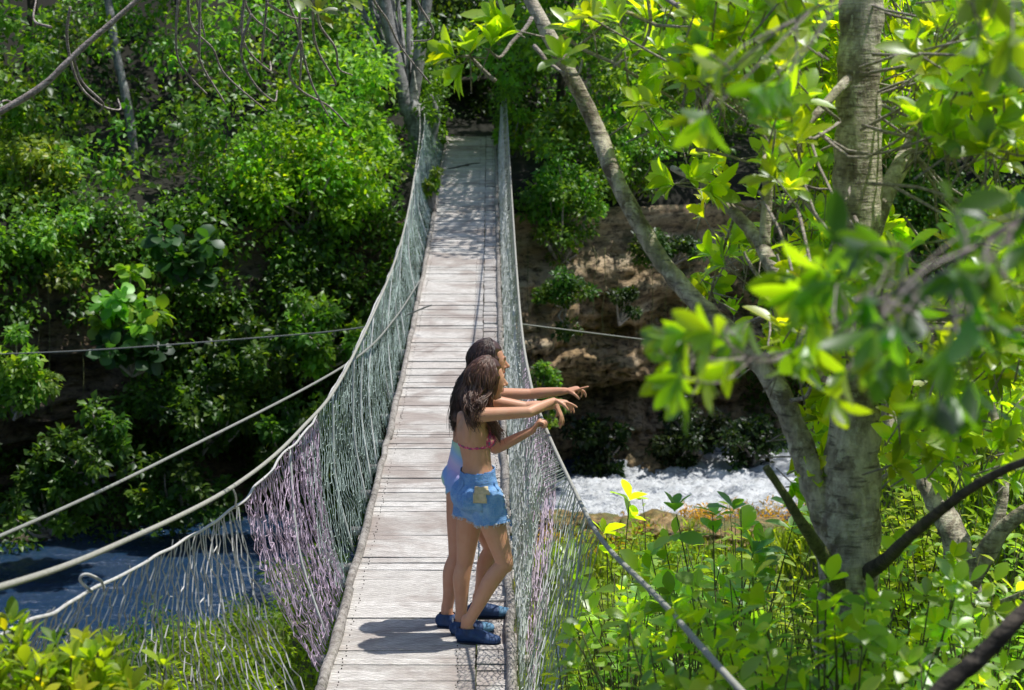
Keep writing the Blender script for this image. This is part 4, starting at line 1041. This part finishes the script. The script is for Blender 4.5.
def tiedye():
    t = NT('pastel_tie_dye'); n = t.noise(2.2, 2, .4, None, None, .8); n2 = t.noise(9, 3)
    tc = t.N('ShaderNodeTexCoord'); sx = t.N('ShaderNodeSeparateXYZ'); t.L(tc.outputs['Object'], sx.inputs[0])
    ma = t.N('ShaderNodeMath', _operation='MULTIPLY_ADD'); t.L(sx.outputs[2], ma.inputs[0]); ma.inputs[1].default_value = 3.1
    ma2 = t.N('ShaderNodeMath', _operation='MULTIPLY_ADD'); t.L(sx.outputs[0], ma2.inputs[0]); ma2.inputs[1].default_value = 1.6; t.L(n.outputs[0], ma2.inputs[2]); t.L(ma2.outputs[0], ma.inputs[2])
    fr = t.N('ShaderNodeMath', _operation='FRACT'); t.L(ma.outputs[0], fr.inputs[0])
    c = t.ramp(fr.outputs[0], [(0, (.22, .42, .85)), (.25, (.34, .45, .85)), (.42, (.58, .48, .82)), (.55, (.66, .58, .84)), (.70, (.36, .58, .86)), (.82, (.48, .76, .5)), (.88, (.36, .64, .76)), (1, (.22, .42, .85))]).outputs[0]
    t.bsdf(c, .6, n2.outputs[0], .15, .004); return t.m
M['tiedye'] = tiedye()
def bikini():
    t = NT('pink_floral_print'); n = t.noise(45, 3); c = t.ramp(n.outputs[0], [(.35, (.06, .16, .22)), (.47, (.62, .05, .16)), (.58, (.75, .12, .28)), (.68, (.85, .6, .35))]).outputs[0]
    t.bsdf(c, .7); return t.m
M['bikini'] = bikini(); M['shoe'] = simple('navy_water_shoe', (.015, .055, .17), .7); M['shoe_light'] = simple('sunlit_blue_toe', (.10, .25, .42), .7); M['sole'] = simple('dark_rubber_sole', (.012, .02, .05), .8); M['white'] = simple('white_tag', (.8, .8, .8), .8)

def head(mb, c, fd, up, s=1.0):
    """skull, jaw, nose, lips, ears pointing along fd"""
    c = np.asarray(c, float); f = norm(fd); u = norm(np.asarray(up, float) - f * (np.dot(up, f))); l = np.cross(u, f)
    q = lambda a, b, h: c + (f * a + l * b + u * h) * s
    loft(mb, [q(-.018, 0, -.03), q(-.012, 0, .035), q(-.008, 0, .06)], [.070 * s, .074 * s, .062 * s], [.086 * s, .094 * s, .080 * s], l, 20)
    loft(mb, [q(.028, 0, .055), q(.042, 0, .01), q(.04, 0, -.03), q(.042, 0, -.062), q(.050, 0, -.088)], np.array([.058, .06, .056, .044, .026]) * s, np.array([.045, .048, .048, .042, .024]) * s, l, 18)   # face and jaw
    loft(mb, [q(.086, 0, .018), q(.096, 0, -.003), q(.110, 0, -.022)], np.array([.007, .009, .012]) * s, np.array([.008, .010, .012]) * s, l, 12)   # nose
    loft(mb, [q(.094, -.011, -.027), q(.094, .011, -.027)], .008 * s, .007 * s, f, 8)
    loft(mb, [q(.084, -.030, .028), q(.0925, 0, .026), q(.084, .030, .028)], .008 * s, .006 * s, u, 8)   # brow
    for zz, rr_ in ((-.047, .0062), (-.057, .0072)): loft(mb, [q(.080, -.020, zz), q(.0915, 0, zz), q(.080, .020, zz)], rr_ * s, rr_ * s, u, 8)   # lips
    loft(mb, [q(.070, -.012, -.088), q(.074, 0, -.090), q(.070, .012, -.088)], .014 * s, .013 * s, u, 8)   # chin
    for sg in (-1, 1):
        loft(mb, [q(.045, sg * .042, -.012), q(.06, sg * .034, -.018)], .018 * s, .017 * s, u, 8)   # cheek
        loft(mb, [q(-.005, sg * .073, .022), q(-.012, sg * .08, .008), q(-.002, sg * .074, -.024)], .007 * s, .012 * s, l, 8)   # ear
    return q
def hand(mb, wrist, d, palm_n, thumb_side, fingers, s=1.0):
    """palm from the wrist along d; palm_n points out of the palm; fingers = five (bend at root, middle, tip, spread), thumb first"""
    d = norm(d); n = norm(np.asarray(palm_n, float) - d * np.dot(palm_n, d)); t = norm(np.cross(d, n)) * thumb_side
    w = np.asarray(wrist, float)
    loft(mb, [w - d * .01, w + d * .03 * s, w + d * .066 * s], np.array([.024, .034, .036]) * s, np.array([.017, .014, .012]) * s, t, 14)
    base = [(.026, .0), (.009, .004), (-.009, .002), (-.026, -.005)]; Ls = [(.036, .022, .018), (.040, .026, .019), (.037, .024, .018), (.028, .018, .015)]
    for k in range(4):
        b1, b2, b3, sp = fingers[k + 1]; o, e = base[k]; p = w + d * (.068 + e) * s + t * o * s
        P = [p - d * .02 * s, p]; ang = 0; dd = norm(d + t * sp)
        for L, b in zip(Ls[k], (b1, b2, b3)):
            ang += b; P.append(P[-1] + (dd * math.cos(ang) + n * math.sin(ang)) * L * s)
        r = np.array([.0095, .0092, .0085, .0078, .0062]) * s * (.9 if k == 3 else 1)
        loft(mb, P, r, r, t, 10, n=16)
    b1, b2, b3, sp = fingers[0]; p = w + d * .022 * s + t * .024 * s; dd = norm(d * .75 + t * sp + n * .25); P = [p - dd * .015, p]; ang = 0
    for L, b in zip((.034, .026, .020), (b1, b2, b3)):
        ang += b; P.append(P[-1] + norm(dd * math.cos(ang) + (n * .7 - t * .5) * math.sin(ang)) * L * s)
    loft(mb, P, np.array([.012, .012, .0105, .009, .0075]) * s, np.array([.012, .012, .0105, .009, .0075]) * s, t, 10, n=16)
def arm(mb, S, E, W, side, s=1.0):
    S, E, W = map(np.asarray, (S, E, W))
    loft(mb, [S, S * .55 + E * .45, E], np.array([.043, .037, .032]) * s, np.array([.043, .038, .032]) * s, side, 16)
    loft(mb, [E, E * .7 + W * .3, E * .25 + W * .75, W], np.array([.032, .034, .027, .021]) * s, np.array([.031, .031, .023, .018]) * s, side, 16)
def leg(mb, H, K, A, side, s=1.0):
    H, K, A = map(np.asarray, (H, K, A)); back = norm(np.cross(norm(A - K), side)) ;
    loft(mb, [H, H * .6 + K * .4, H * .2 + K * .8, K], np.array([.078, .070, .054, .047]) * s, np.array([.082, .074, .056, .050]) * s, side, 18)
    fw = norm(np.cross(side, norm(A - K)));
    if fw[0] < 0: fw = -fw
    c1 = K * .7 + A * .3 - fw * .014; c2 = K * .3 + A * .7 - fw * .004
    loft(mb, [K, c1, c2, A], np.array([.046, .051, .036, .030]) * s, np.array([.048, .053, .038, .033]) * s, side, 18)
    loft(mb, [K + fw * .018 + (0, 0, .02), K + fw * .020 - np.array([0, 0, .02])], .030 * s, .026 * s, side, 10)
def foot(mb, A, fd, s=1.0, grow=0.0, solez=None):
    """ankle A, pointing along fd, sole at solez"""
    A = np.asarray(A, float); fd = norm(np.array([fd[0], fd[1], 0.])); sd_ = np.cross((0, 0, 1.), fd); z = solez
    g = grow; pt = lambda a, h, b=0: np.array([A[0], A[1], z]) + fd * a + np.array([0, 0, h]) + sd_ * b
    loft(mb, [pt(-.035, .034), pt(.01, .040), pt(.07, .033), pt(.13, .024), pt(.165, .021)], np.array([.030, .034, .041, .042, .034]) * s + g, np.array([.034, .040, .032, .023, .018]) * s + g, sd_, 16)
    loft(mb, [np.array(A) + (0, 0, .03), np.array([A[0], A[1], z + .045])], np.array([.033, .036]) * s + g, np.array([.036, .042]) * s + g, sd_, 14)
def hair_strands(mb, q, paths, n, rad, wave, seed):
    rg = np.random.default_rng(seed)
    for k in range(n):
        P = paths(rg); L = len(P); m_ = 26; S = spline(P, m_); t = np.linspace(0, 1, m_)
        c_ = P[2]; ph = np.array([noise.noise(Vector(c_ * 22)) * 9, noise.noise(Vector(c_ * 22 + 7)) * 9]) + rg.uniform(-.35, .35, 2); am = wave * np.clip(t * 1.8 - .35, 0, 1) * rg.uniform(.8, 1.2); fr_ = 13 + 2 * noise.noise(Vector(c_ * 15))
        S[:, 0] += am * np.sin(t * fr_ + ph[0]); S[:, 1] += am * np.cos(t * fr_ + ph[1])
        mb.tube(S, np.interp(t, [0, .5, 1], [rad * .8, rad, rad * .25]), 5)

def build_girl(spec):
    e = empty('person', spec['base'], spec['label'], 'person'); F_ = norm(spec['face_body']); L_ = np.cross((0, 0, 1.), F_); U = np.array([0, 0, 1.])
    mb = MB(); s = spec.get('s', 1.0)
    pel, wai, che, nek, hd = [np.asarray(spec[k], float) for k in ('pelvis', 'waist', 'chest', 'neck', 'head')]
    loft(mb, [pel - U * .05, pel + U * .02, pel * .5 + wai * .5, wai, wai * .5 + che * .5, che, che * .35 + nek * .65 - U * .01], np.array([.125, .150, .135, .108, .118, .132, .118]) * s, np.array([.085, .105, .095, .078, .086, .092, .062]) * s, L_, 26, n=40)
    SR, SL = [np.asarray(spec[k], float) for k in ('shR', 'shL')]
    loft(mb, [SR, nek * .6 + che * .4 + U * .03, SL], [.043, .052, .043], [.045, .055, .045], U, 16)
    loft(mb, [SR + (nek - SR) * .25 + U * .004, nek + U * .01, SL + (nek - SL) * .25 + U * .004], [.028, .042, .028], [.030, .046, .030], U, 14)
    for sg in (-1, 1):
        loft(mb, [che + F_ * .055 + L_ * sg * .055 - U * .035, che + F_ * .075 + L_ * sg * .058 - U * .045], .047 * s * spec.get('bust', 1), .044 * s * spec.get('bust', 1), L_, 12)
        g = spec.get('glute', 1)
        loft(mb, [pel - F_ * .040 + L_ * sg * .062 - U * .01, pel - F_ * .058 * g + L_ * sg * .064 - U * .035], .078 * s, .074 * s, L_, 14)
        loft(mb, [che - F_ * .045 + L_ * sg * .07 + U * .07, che - F_ * .048 + L_ * sg * .065 - U * .02], .045, .028, L_, 12)   # shoulder blade
    hf = norm(spec['face_head'])
    loft(mb, [nek - U * .03, nek * .5 + hd * .5 - hf * .012 - U * .02, hd - U * .03 - hf * .02], [.050, .044, .046], [.052, .047, .048], L_, 16)
    q = head(mb, hd, hf, (spec.get('head_up', (0, 0, 1))), 1.0)
    for a in spec['arms']:
        arm(mb, a['S'], a['E'], a['W'], U, s); hand(mb, a['W'], a['d'], a['n'], a['t'], a['f'], a.get('hs', .92))
    for l in spec['legs']:
        leg(mb, l['H'], l['K'], l['A'], L_, s); foot(mb, l['A'], l['fd'], 1.0, -.003, l['z'] + .008)
    me = remesh(mb, .0045, 3); V, N, Fq = mesh_arrays(me)
    # lips and brows get their own colour on the same mesh
    body = link('body', me, [spec['skin'], M['lip'], M['hair']], e)
    lc = [q(.09, b, -.052) for b in (-.016, -.006, .006, .016)]; bc = [q(.088, b, .034) for b in (-.034, -.022, .022, .034)]
    Cn = np.array([V[list(f)].mean(0) for f in Fq]); mi = np.zeros(len(Fq), np.int32)
    for p in lc: mi[np.linalg.norm(Cn - p, axis=1) < .0105] = 1
    for p in bc: mi[(np.linalg.norm(Cn - p, axis=1) < .008)] = 2
    body.data.polygons.foreach_set('material_index', mi)
    for sg in (-1, 1):
        m = MB(); loft(m, [q(.064, sg * .031, .004), q(.067, sg * .031, .004)], .0125, .0125, (0, 0, 1), 12); ey = m.build('eye', M['eye_white'], e)
        m = MB(); loft(m, [q(.0775, sg * .031, .004), q(.0785, sg * .031, .004)], .0055, .0055, (0, 0, 1), 10); m.build('iris', M['eye_dark'], ey)
    for l in spec['legs']:
        m = MB(); foot(m, l['A'], l['fd'], 1.0, .007, l['z'] + .006); sm = remesh(m, .005, 2)
        sV, sN, sF = mesh_arrays(sm); Ct = np.array([sV[list(f)].mean(0) for f in sF])
        keep = [f for f, c in zip(sF, Ct) if c[2] < l['z'] + .085]
        bpy.data.meshes.remove(sm); sm = bpy.data.meshes.new('shoe'); sV[:, 2] = np.maximum(sV[:, 2], l['z'] + .002); sm.from_pydata([tuple(v) for v in sV], [], keep)
        for p in sm.polygons: p.use_smooth = True
        fdn = norm(np.array([l['fd'][0], l['fd'][1], 0.])); dist = (Ct[[i for i, f in enumerate(sF) if Ct[i][2] < l['z'] + .085]] - np.asarray(l['A'])) @ fdn
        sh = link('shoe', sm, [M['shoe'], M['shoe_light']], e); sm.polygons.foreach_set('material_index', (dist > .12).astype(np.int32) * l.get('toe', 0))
        A0 = np.array([l['A'][0], l['A'][1], l['z'] + .006]); m = MB(); sd_ = np.cross((0, 0, 1.), fdn)
        loft(m, [A0 - fdn * .04, A0 + fdn * .02, A0 + fdn * .09, A0 + fdn * .14, A0 + fdn * .175], [.036, .040, .047, .048, .038], .006, sd_, 16); m.build('sole', M['sole'], sh)
        if l.get('tab'): m = MB(); m.box(A0 - fdn * .047 + U * .075, (.004, .010, .018), np.array([fdn, sd_, U])); m.build('heel_tab', M['white'], sh)
    return e, V, N, Fq, q, F_, L_

# where they stand
def deck_hit(px, py):
    y = 11.
    for _ in range(30):
        r = ray(px, py); z = zd(y) ; y = y * .5 + .5 * (z / r[2] * r[1])
    return np.array([px_ := Y(px, py, y)[0], y, zd(y)])
U3 = np.array([0, 0, 1.])
fC, fB, fA, fD = deck_hit(464, 642), deck_hit(459, 634), deck_hit(445, 627), deck_hit(476, 617)
y0 = (fC[1] + fB[1]) / 2 - .0
ang = R(16); Fb = np.array([math.cos(ang), math.sin(ang), 0]); Lb = np.cross(U3, Fb)
relax = [(.2, .3, .3, .9), (.25, .35, .3, .12), (.5, .4, .3, .03), (.6, .5, .3, -.05), (.7, .5, .4, -.14)]
point = [(.5, .5, .3, .7), (.02, .03, .02, .06), (1.1, 1.2, .7, .0), (1.2, 1.3, .8, -.03), (1.25, 1.3, .8, -.1)]
pointb = [(.35, .4, .2, .75), (-.12, .03, .02, .12), (.55, .7, .4, .04), (.8, .9, .5, -.03), (.95, 1.0, .6, -.1)]
drop = [(.2, .3, .2, .7), (.15, .2, .2, .14), (.35, .3, .2, .04), (.25, .3, .2, -.08), (.3, .3, .3, -.2)]
grip = [(.6, .6, .4, .8), (1.1, 1.2, .8, .03), (1.1, 1.2, .8, .0), (1.15, 1.2, .8, -.03), (1.2, 1.2, .8, -.06)]
A_W = Y(554, 401, y0 - .02); R_G = at_y(capR, y0 + .16)
front = dict(base=(fC + fB) / 2, label='girl in frayed denim shorts and pink bikini top, nearer to the camera', face_body=Fb, skin=M['skin'], s=.97,
    pelvis=Y(478, 489, y0), waist=Y(477, 463, y0), chest=Y(473, 431, y0), neck=Y(477, 407, y0), head=Y(488, 380, y0), face_head=(math.cos(R(20)), math.sin(R(20)), -.08),
    shR=Y(477, 415, y0 - .145), shL=Y(484, 411, y0 + .145), bust=.9,
    arms=[dict(S=Y(480, 415, y0 - .15), E=Y(529, 412, y0 - .14), W=A_W, d=norm(np.array([.95, .1, -.08])), n=(0, -.1, -1), t=-1, f=[(.2, .3, .2, .45), (.28, .12, .1, .05), (.6, .4, .25, .02), (.72, .45, .25, -.01), (.8, .5, .3, -.04)]),
          dict(S=Y(486, 412, y0 + .15), E=Y(495, 449, y0 + .17), W=Y(533, 430, y0 + .17), d=norm(np.array([.5, .05, .75])), n=(1, 0, -.3), t=1, f=grip)],
    legs=[dict(H=Y(486, 503, y0 - .075), K=Y(505, 563, fC[1] - .02), A=Y(467, 624, fC[1]), fd=(1, -.25), z=fC[2], tab=0, toe=0),
          dict(H=Y(471, 503, y0 + .075), K=Y(465, 562, fB[1] + .01), A=Y(461, 617, fB[1]), fd=(1, .25), z=fB[2], tab=1, toe=1)])
e1, V, N, Fq, q1, F1, L1 = build_girl(front)
# bikini: a thin band round the back, cups in front, a halter string
che = np.asarray(front['chest'], float); wai = np.asarray(front['waist'], float)
loc = V - che; a_ = loc @ F1; b_ = loc @ L1; h_ = loc[:, 2]
torso = (np.abs(b_) < .145) & (np.abs(a_) < .15)
band = torso & (np.abs(h_ + .075 - .0 * a_) < .009)
cup = torso & (a_ > .045) & ((np.abs(h_ + .045)) < .05 * np.clip(1.25 - np.abs(np.abs(b_) - .058) / .06, 0, 1)) & (np.abs(b_) > .008)
shell('bikini_top', V, N, Fq, band | cup, .005, M['bikini'], e1)
m = MB()
for sg in (-1, 1):
    P = [che + F1 * .10 + L1 * sg * .058 - U3 * .005, che + F1 * .075 + L1 * sg * .06 + U3 * .06, np.asarray(front['neck'], float) + L1 * sg * .056 + F1 * .01 + U3 * .012, np.asarray(front['neck'], float) - F1 * .058 + U3 * .02]
    m.tube(spline(P, 16), .0028, 5)
m.build('halter_string', M['bikini'], e1)
# denim shorts: a loose shell of its own over hips and upper thighs
pel = np.asarray(front['pelvis'], float)
m = MB(); loft(m, [pel - U3 * .08, pel - U3 * .03, pel + U3 * .04, wai - U3 * .005 + U3 * .03], np.array([.150, .165, .142, .118]), np.array([.105, .128, .105, .090]), L1, 26, n=30)
for sg in (-1, 1): loft(m, [pel - F1 * .045 + L1 * sg * .062 - U3 * .02, pel - F1 * .062 + L1 * sg * .066 - U3 * .045], .088, .084, L1, 14)
hems = []
for l in front['legs']:
    H, K = np.asarray(l['H'], float), np.asarray(l['K'], float); P = [H + U3 * .03, H * .75 + K * .25, H * .40 + K * .60]
    loft(m, P, [.092, .092, .094], [.098, .098, .102], L1, 20)
sm = remesh(m, .0055, 3); sV, sN, sF = mesh_arrays(sm); bpy.data.meshes.remove(sm)
topz = wai[2] - .030; Cc = np.array([sV[list(f)].mean(0) for f in sF])
hip_side = (Cc - pel) @ L1; hem = pel[2] - .155 + .018 * (-(Cc - pel) @ F1 / .1) * .0 - .012 * (hip_side < 0) + .01 * np.sin((Cc - pel) @ F1 * 18)
keep = [f for f, c, h in zip(sF, Cc, hem) if h < c[2] < topz + .012 * ((c - pel) @ F1) / .1]
for i in range(len(sV)):   # wrinkles
    v = Vector(sV[i] * 16); sV[i] += sN[i] * (.0035 * noise.noise(v) + .002 * noise.noise(v * 2.3))
sm = bpy.data.meshes.new('shorts'); sm.from_pydata([tuple(v) for v in sV], [], keep)
for p in sm.polygons: p.use_smooth = True
shorts = link('shorts', sm, M['denim'], e1); so = shorts.modifiers.new('t', 'SOLIDIFY'); so.thickness = .003; so.offset = -1
# frayed hem threads hang from the open lower rim
cntE = {}
for f in keep:
    for a, b in zip(f, f[1:] + f[:1]): cntE[(min(a, b), max(a, b))] = cntE.get((min(a, b), max(a, b)), 0) + 1
rimv = sorted({v for ed, c in cntE.items() if c == 1 for v in ed if sV[v][2] < pel[2] - .08})
m = MB(); rg = random.Random(5)
for v in rimv:
    if rg.random() < .55:
        p = sV[v]; L = rg.uniform(.005, .018); m.tube([p + U3 * .006, p - U3 * L * .5 + np.array([rg.uniform(-.004, .004), rg.uniform(-.004, .004), 0]), p - U3 * L + np.array([rg.uniform(-.008, .008), 0, 0])], .0016, 4)
fr = m.build('frayed_hem', M['fringe'], shorts); fr['kind'] = 'stuff'
waist_rim = [v for ed, c in cntE.items() if c == 1 for v in ed if sV[v][2] > topz - .05]
def surf(a, h, off=.004):   # a point on the shorts at angle a around L1/F1 and height h
    dirv = F1 * math.cos(a) + L1 * math.sin(a); best = None
    rel = sV - (pel + U3 * h); d_ = rel @ dirv; perp = np.linalg.norm(rel - d_[:, None] * dirv, axis=1)
    i = int(np.argmin(perp - (d_ > 0) * .001 + (d_ < 0) * 9)); return sV[i] + dirv * off, norm(sN[i] * [1, 1, .3])
def patch(name, a, h, hw, hh, mat, off=.005):
    m = MB(); nU, nV = 7, 6; G = []
    for i in range(nU):
        for j in range(nV):
            p, _ = surf(a + (i / (nU - 1) - .5) * 2 * hw / .13, h + (j / (nV - 1) - .5) * 2 * hh, off); G.append(p)
    m.add(G, Q=[(i * nV + j, (i + 1) * nV + j, (i + 1) * nV + j + 1, i * nV + j + 1) for i in range(nU - 1) for j in range(nV - 1)])
    o = m.build(name, mat, shorts); so = o.modifiers.new('t', 'SOLIDIFY'); so.thickness = .004; return o
patch('pocket', R(-118), -.035, .050, .055, M['denim'], .004)
patch('leather_patch', R(-98), .028, .034, .020, M['tan'], .009)
patch('leather_patch', R(-102), -.010, .028, .026, M['tan'], .009)
patch('belt_loop', R(-150), .045, .006, .022, M['denim'], .008); patch('belt_loop', R(-60), .045, .006, .022, M['denim'], .008)
for k in range(6): patch('worn_stripe', R(-48 + 5 * (k % 2)), -.13 + .028 * k, .010, .008, M['fringe'], .006)
# hair of the front girl: thick, wavy, over the back and past the shoulder
def hair_for(e, q, mat, col_seed, targets, wave, n, cap=1.0, front_cover=.25):
    m = MB(); l = q(0, 1, 0) - q(0, 0, 0)
    loft(m, [q(-.022, 0, -.035), q(-.018, 0, .035), q(-.012, 0, .064)], [.078, .083, .070], [.088, .100, .086], l, 20)
    loft(m, [q(-.07, 0, .03), targets[0] * .5 + q(-.075, 0, -.05) * .5, targets[0]], [.07, .080, .055], [.045, .042, .026], l, 18)
    base = remesh(m, .006, 3)
    bV = np.empty(len(base.vertices) * 3); base.vertices.foreach_get('co', bV)
    hair = link('hair', base, mat, e)
    def paths(rg):
        th = rg.uniform(-1.9, 1.9) + math.pi; el = rg.uniform(.0, 1.35)   # direction on the skull, pi = back
        side = 1 if math.sin(th) > 0 else -1
        d = np.array([math.cos(th) * math.cos(el), math.sin(th) * math.cos(el), math.sin(el)])
        r1 = q(*(np.array([-.014, 0, .028]) + np.array([.034, .004 * side, .098]) * rg.uniform(.9, 1.0) + 0 * d))
        p2 = q(*(np.array([-.014, 0, .028]) + d * [.106, .092, .096] * rg.uniform(.98, 1.06)))
        tgt = targets[rg.integers(len(targets))] + rg.normal(size=3) * [.010, .018, .024]
        dn = norm(d * [1, 1, 0] + 1e-6)
        p3 = q(*(np.array([-.020, 0, -.035]) + np.array([dn[0] * .098, dn[1] * .094, 0]) * rg.uniform(.95, 1.1)))
        if dn[0] > -.1: p3 = p3 * .8 + q(-.05, side * .08, -.05) * .2
        mid = p3 * .45 + tgt * .55 + (q(-.03, side * .02, 0) - q(0, 0, 0))
        return [r1, p2, p3, mid, tgt]
    ms = MB(); hair_strands(ms, q, paths, n, .0028, wave, col_seed)
    o = ms.build('hair_locks', mat, hair); o['kind'] = 'stuff'
    return hair
hair_for(e1, q1, M['hair'], 3, [Y(471, 412, y0 - .09), Y(471, 408, y0 + .0), Y(475, 416, y0 - .12), Y(474, 424, y0 - .16), Y(475, 406, y0 + .08), Y(481, 412, y0 - .15), Y(478, 418, y0 - .16), Y(500, 436, y0 - .02)], .016, 1500)

# the girl behind
y1 = (fA[1] + fD[1]) / 2
ang = R(10); Fb2 = np.array([math.cos(ang), math.sin(ang), 0])
back = dict(base=(fA + fD) / 2, label='long haired girl in a pastel tie-dye swimsuit, farther from the camera', face_body=Fb2, skin=M['skin_b'], s=.97,
    pelvis=Y(465, 474, y1), waist=Y(466, 446, y1), chest=Y(470, 412, y1), neck=Y(476, 388, y1), head=Y(489, 362, y1), face_head=(math.cos(R(8)), math.sin(R(8)), -.05), bust=.9, glute=.95,
    shR=Y(477, 398, y1 - .15), shL=Y(482, 394, y1 + .15),
    arms=[dict(S=Y(480, 399, y1 - .155), E=Y(525, 407, y1 - .15), W=Y(556, 405, y1 - .14), d=norm(np.array([.42, 0, -.9])), n=(-1, .2, -.4), t=1, f=drop),
          dict(S=Y(484, 394, y1 + .15), E=Y(530, 394, y1 + .15), W=Y(566, 391, y1 + .13), d=norm(np.array([.93, -.02, .22])), n=(.1, .15, -1), t=-1, f=pointb)],
    legs=[dict(H=Y(460, 490, y1 - .07), K=Y(457, 556, fA[1]), A=Y(447, 610, fA[1]), fd=(1, -.2), z=fA[2], toe=1),
          dict(H=Y(466, 490, y1 + .07), K=Y(492, 548, fD[1] - .02), A=Y(478, 601, fD[1]), fd=(1, .1), z=fD[2], toe=1)])
e2, V, N, Fq, q2, F2, L2 = build_girl(back)
pel2, che2, wai2 = [np.asarray(back[k], float) for k in ('pelvis', 'chest', 'waist')]
rp = V - pel2; a_ = rp @ F2; b_ = rp @ L2; h_ = rp[:, 2]
body_ = (np.abs(b_) < .17) & (h_ < (che2[2] - pel2[2]) + .05) & ~((a_ > .17)) & (h_ > -.14)
legcut = h_ > -.125 + np.clip(np.abs(b_) - .02, 0, 1) * .55
back_open = (h_ > .11) & (a_ < -.045 + .1) & (h_ > .155)
suit = body_ & legcut & ~(((V - che2) @ F2 < .0) & (V[:, 2] > wai2[2] + .035)) & (np.abs((V - (che2 * .5 + wai2 * .5)) @ F2) < .17)
shell('swimsuit', V, N, Fq, suit, .005, M['tiedye'], e2)
hair_for(e2, q2, M['hair_b'], 9, [Y(456, 416, y1 - .06), Y(453, 424, y1 - .04), Y(459, 410, y1 + .04), Y(460, 416, y1 - .1), Y(457, 408, y1)], .008, 1300)
# pale pull cord hanging from the hand cable


# ------------------------------------------------------------------ camera, light
cd = bpy.data.cameras.new('camera'); cam = bpy.data.objects.new('camera', cd); COL.objects.link(cam)
cam.location = (0, 0, 0); cam.rotation_euler = (R(90) - PITCH, 0, 0)
cd.sensor_width = 36; cd.lens = 36 * F / 1024; cd.clip_start = .1; cd.clip_end = 2000
cd.dof.use_dof = True; cd.dof.focus_distance = 11.1; cd.dof.aperture_fstop = 5.6
sc.camera = cam
EL = R(68); AZ = R(12)   # sun stands to the right, a little beyond the bridge
sd = np.array([math.cos(EL) * math.cos(AZ), math.cos(EL) * math.sin(AZ), math.sin(EL)])
ld = bpy.data.lights.new('sun', 'SUN'); ld.energy = 5.0; ld.angle = R(.53); ld.color = (1, .95, .86)
lo = bpy.data.objects.new('sun', ld); COL.objects.link(lo); lo.rotation_euler = Vector(sd).to_track_quat('Z', 'Y').to_euler()
w = bpy.data.worlds.new('World'); sc.world = w; w.use_nodes = True
nt_ = w.node_tree; bg = nt_.nodes['Background']; sk = nt_.nodes.new('ShaderNodeTexSky'); sk.sky_type = 'NISHITA'; sk.sun_disc = False
sk.sun_elevation = EL; sk.sun_rotation = math.pi / 2 - AZ; nt_.links.new(sk.outputs[0], bg.inputs[0]); bg.inputs[1].default_value = .125
sc.view_settings.view_transform = 'Standard'; sc.view_settings.look = 'None'; sc.view_settings.exposure = 0; sc.view_settings.gamma = 1
sc.render.engine = 'CYCLES'
sc.cycles.max_bounces = 7; sc.cycles.diffuse_bounces = 4; sc.cycles.glossy_bounces = 2; sc.cycles.transmission_bounces = 4
sc.cycles.use_denoising = True; sc.cycles.use_adaptive_sampling = True; sc.cycles.adaptive_threshold = .02
sc.cycles.sample_clamp_indirect = 6
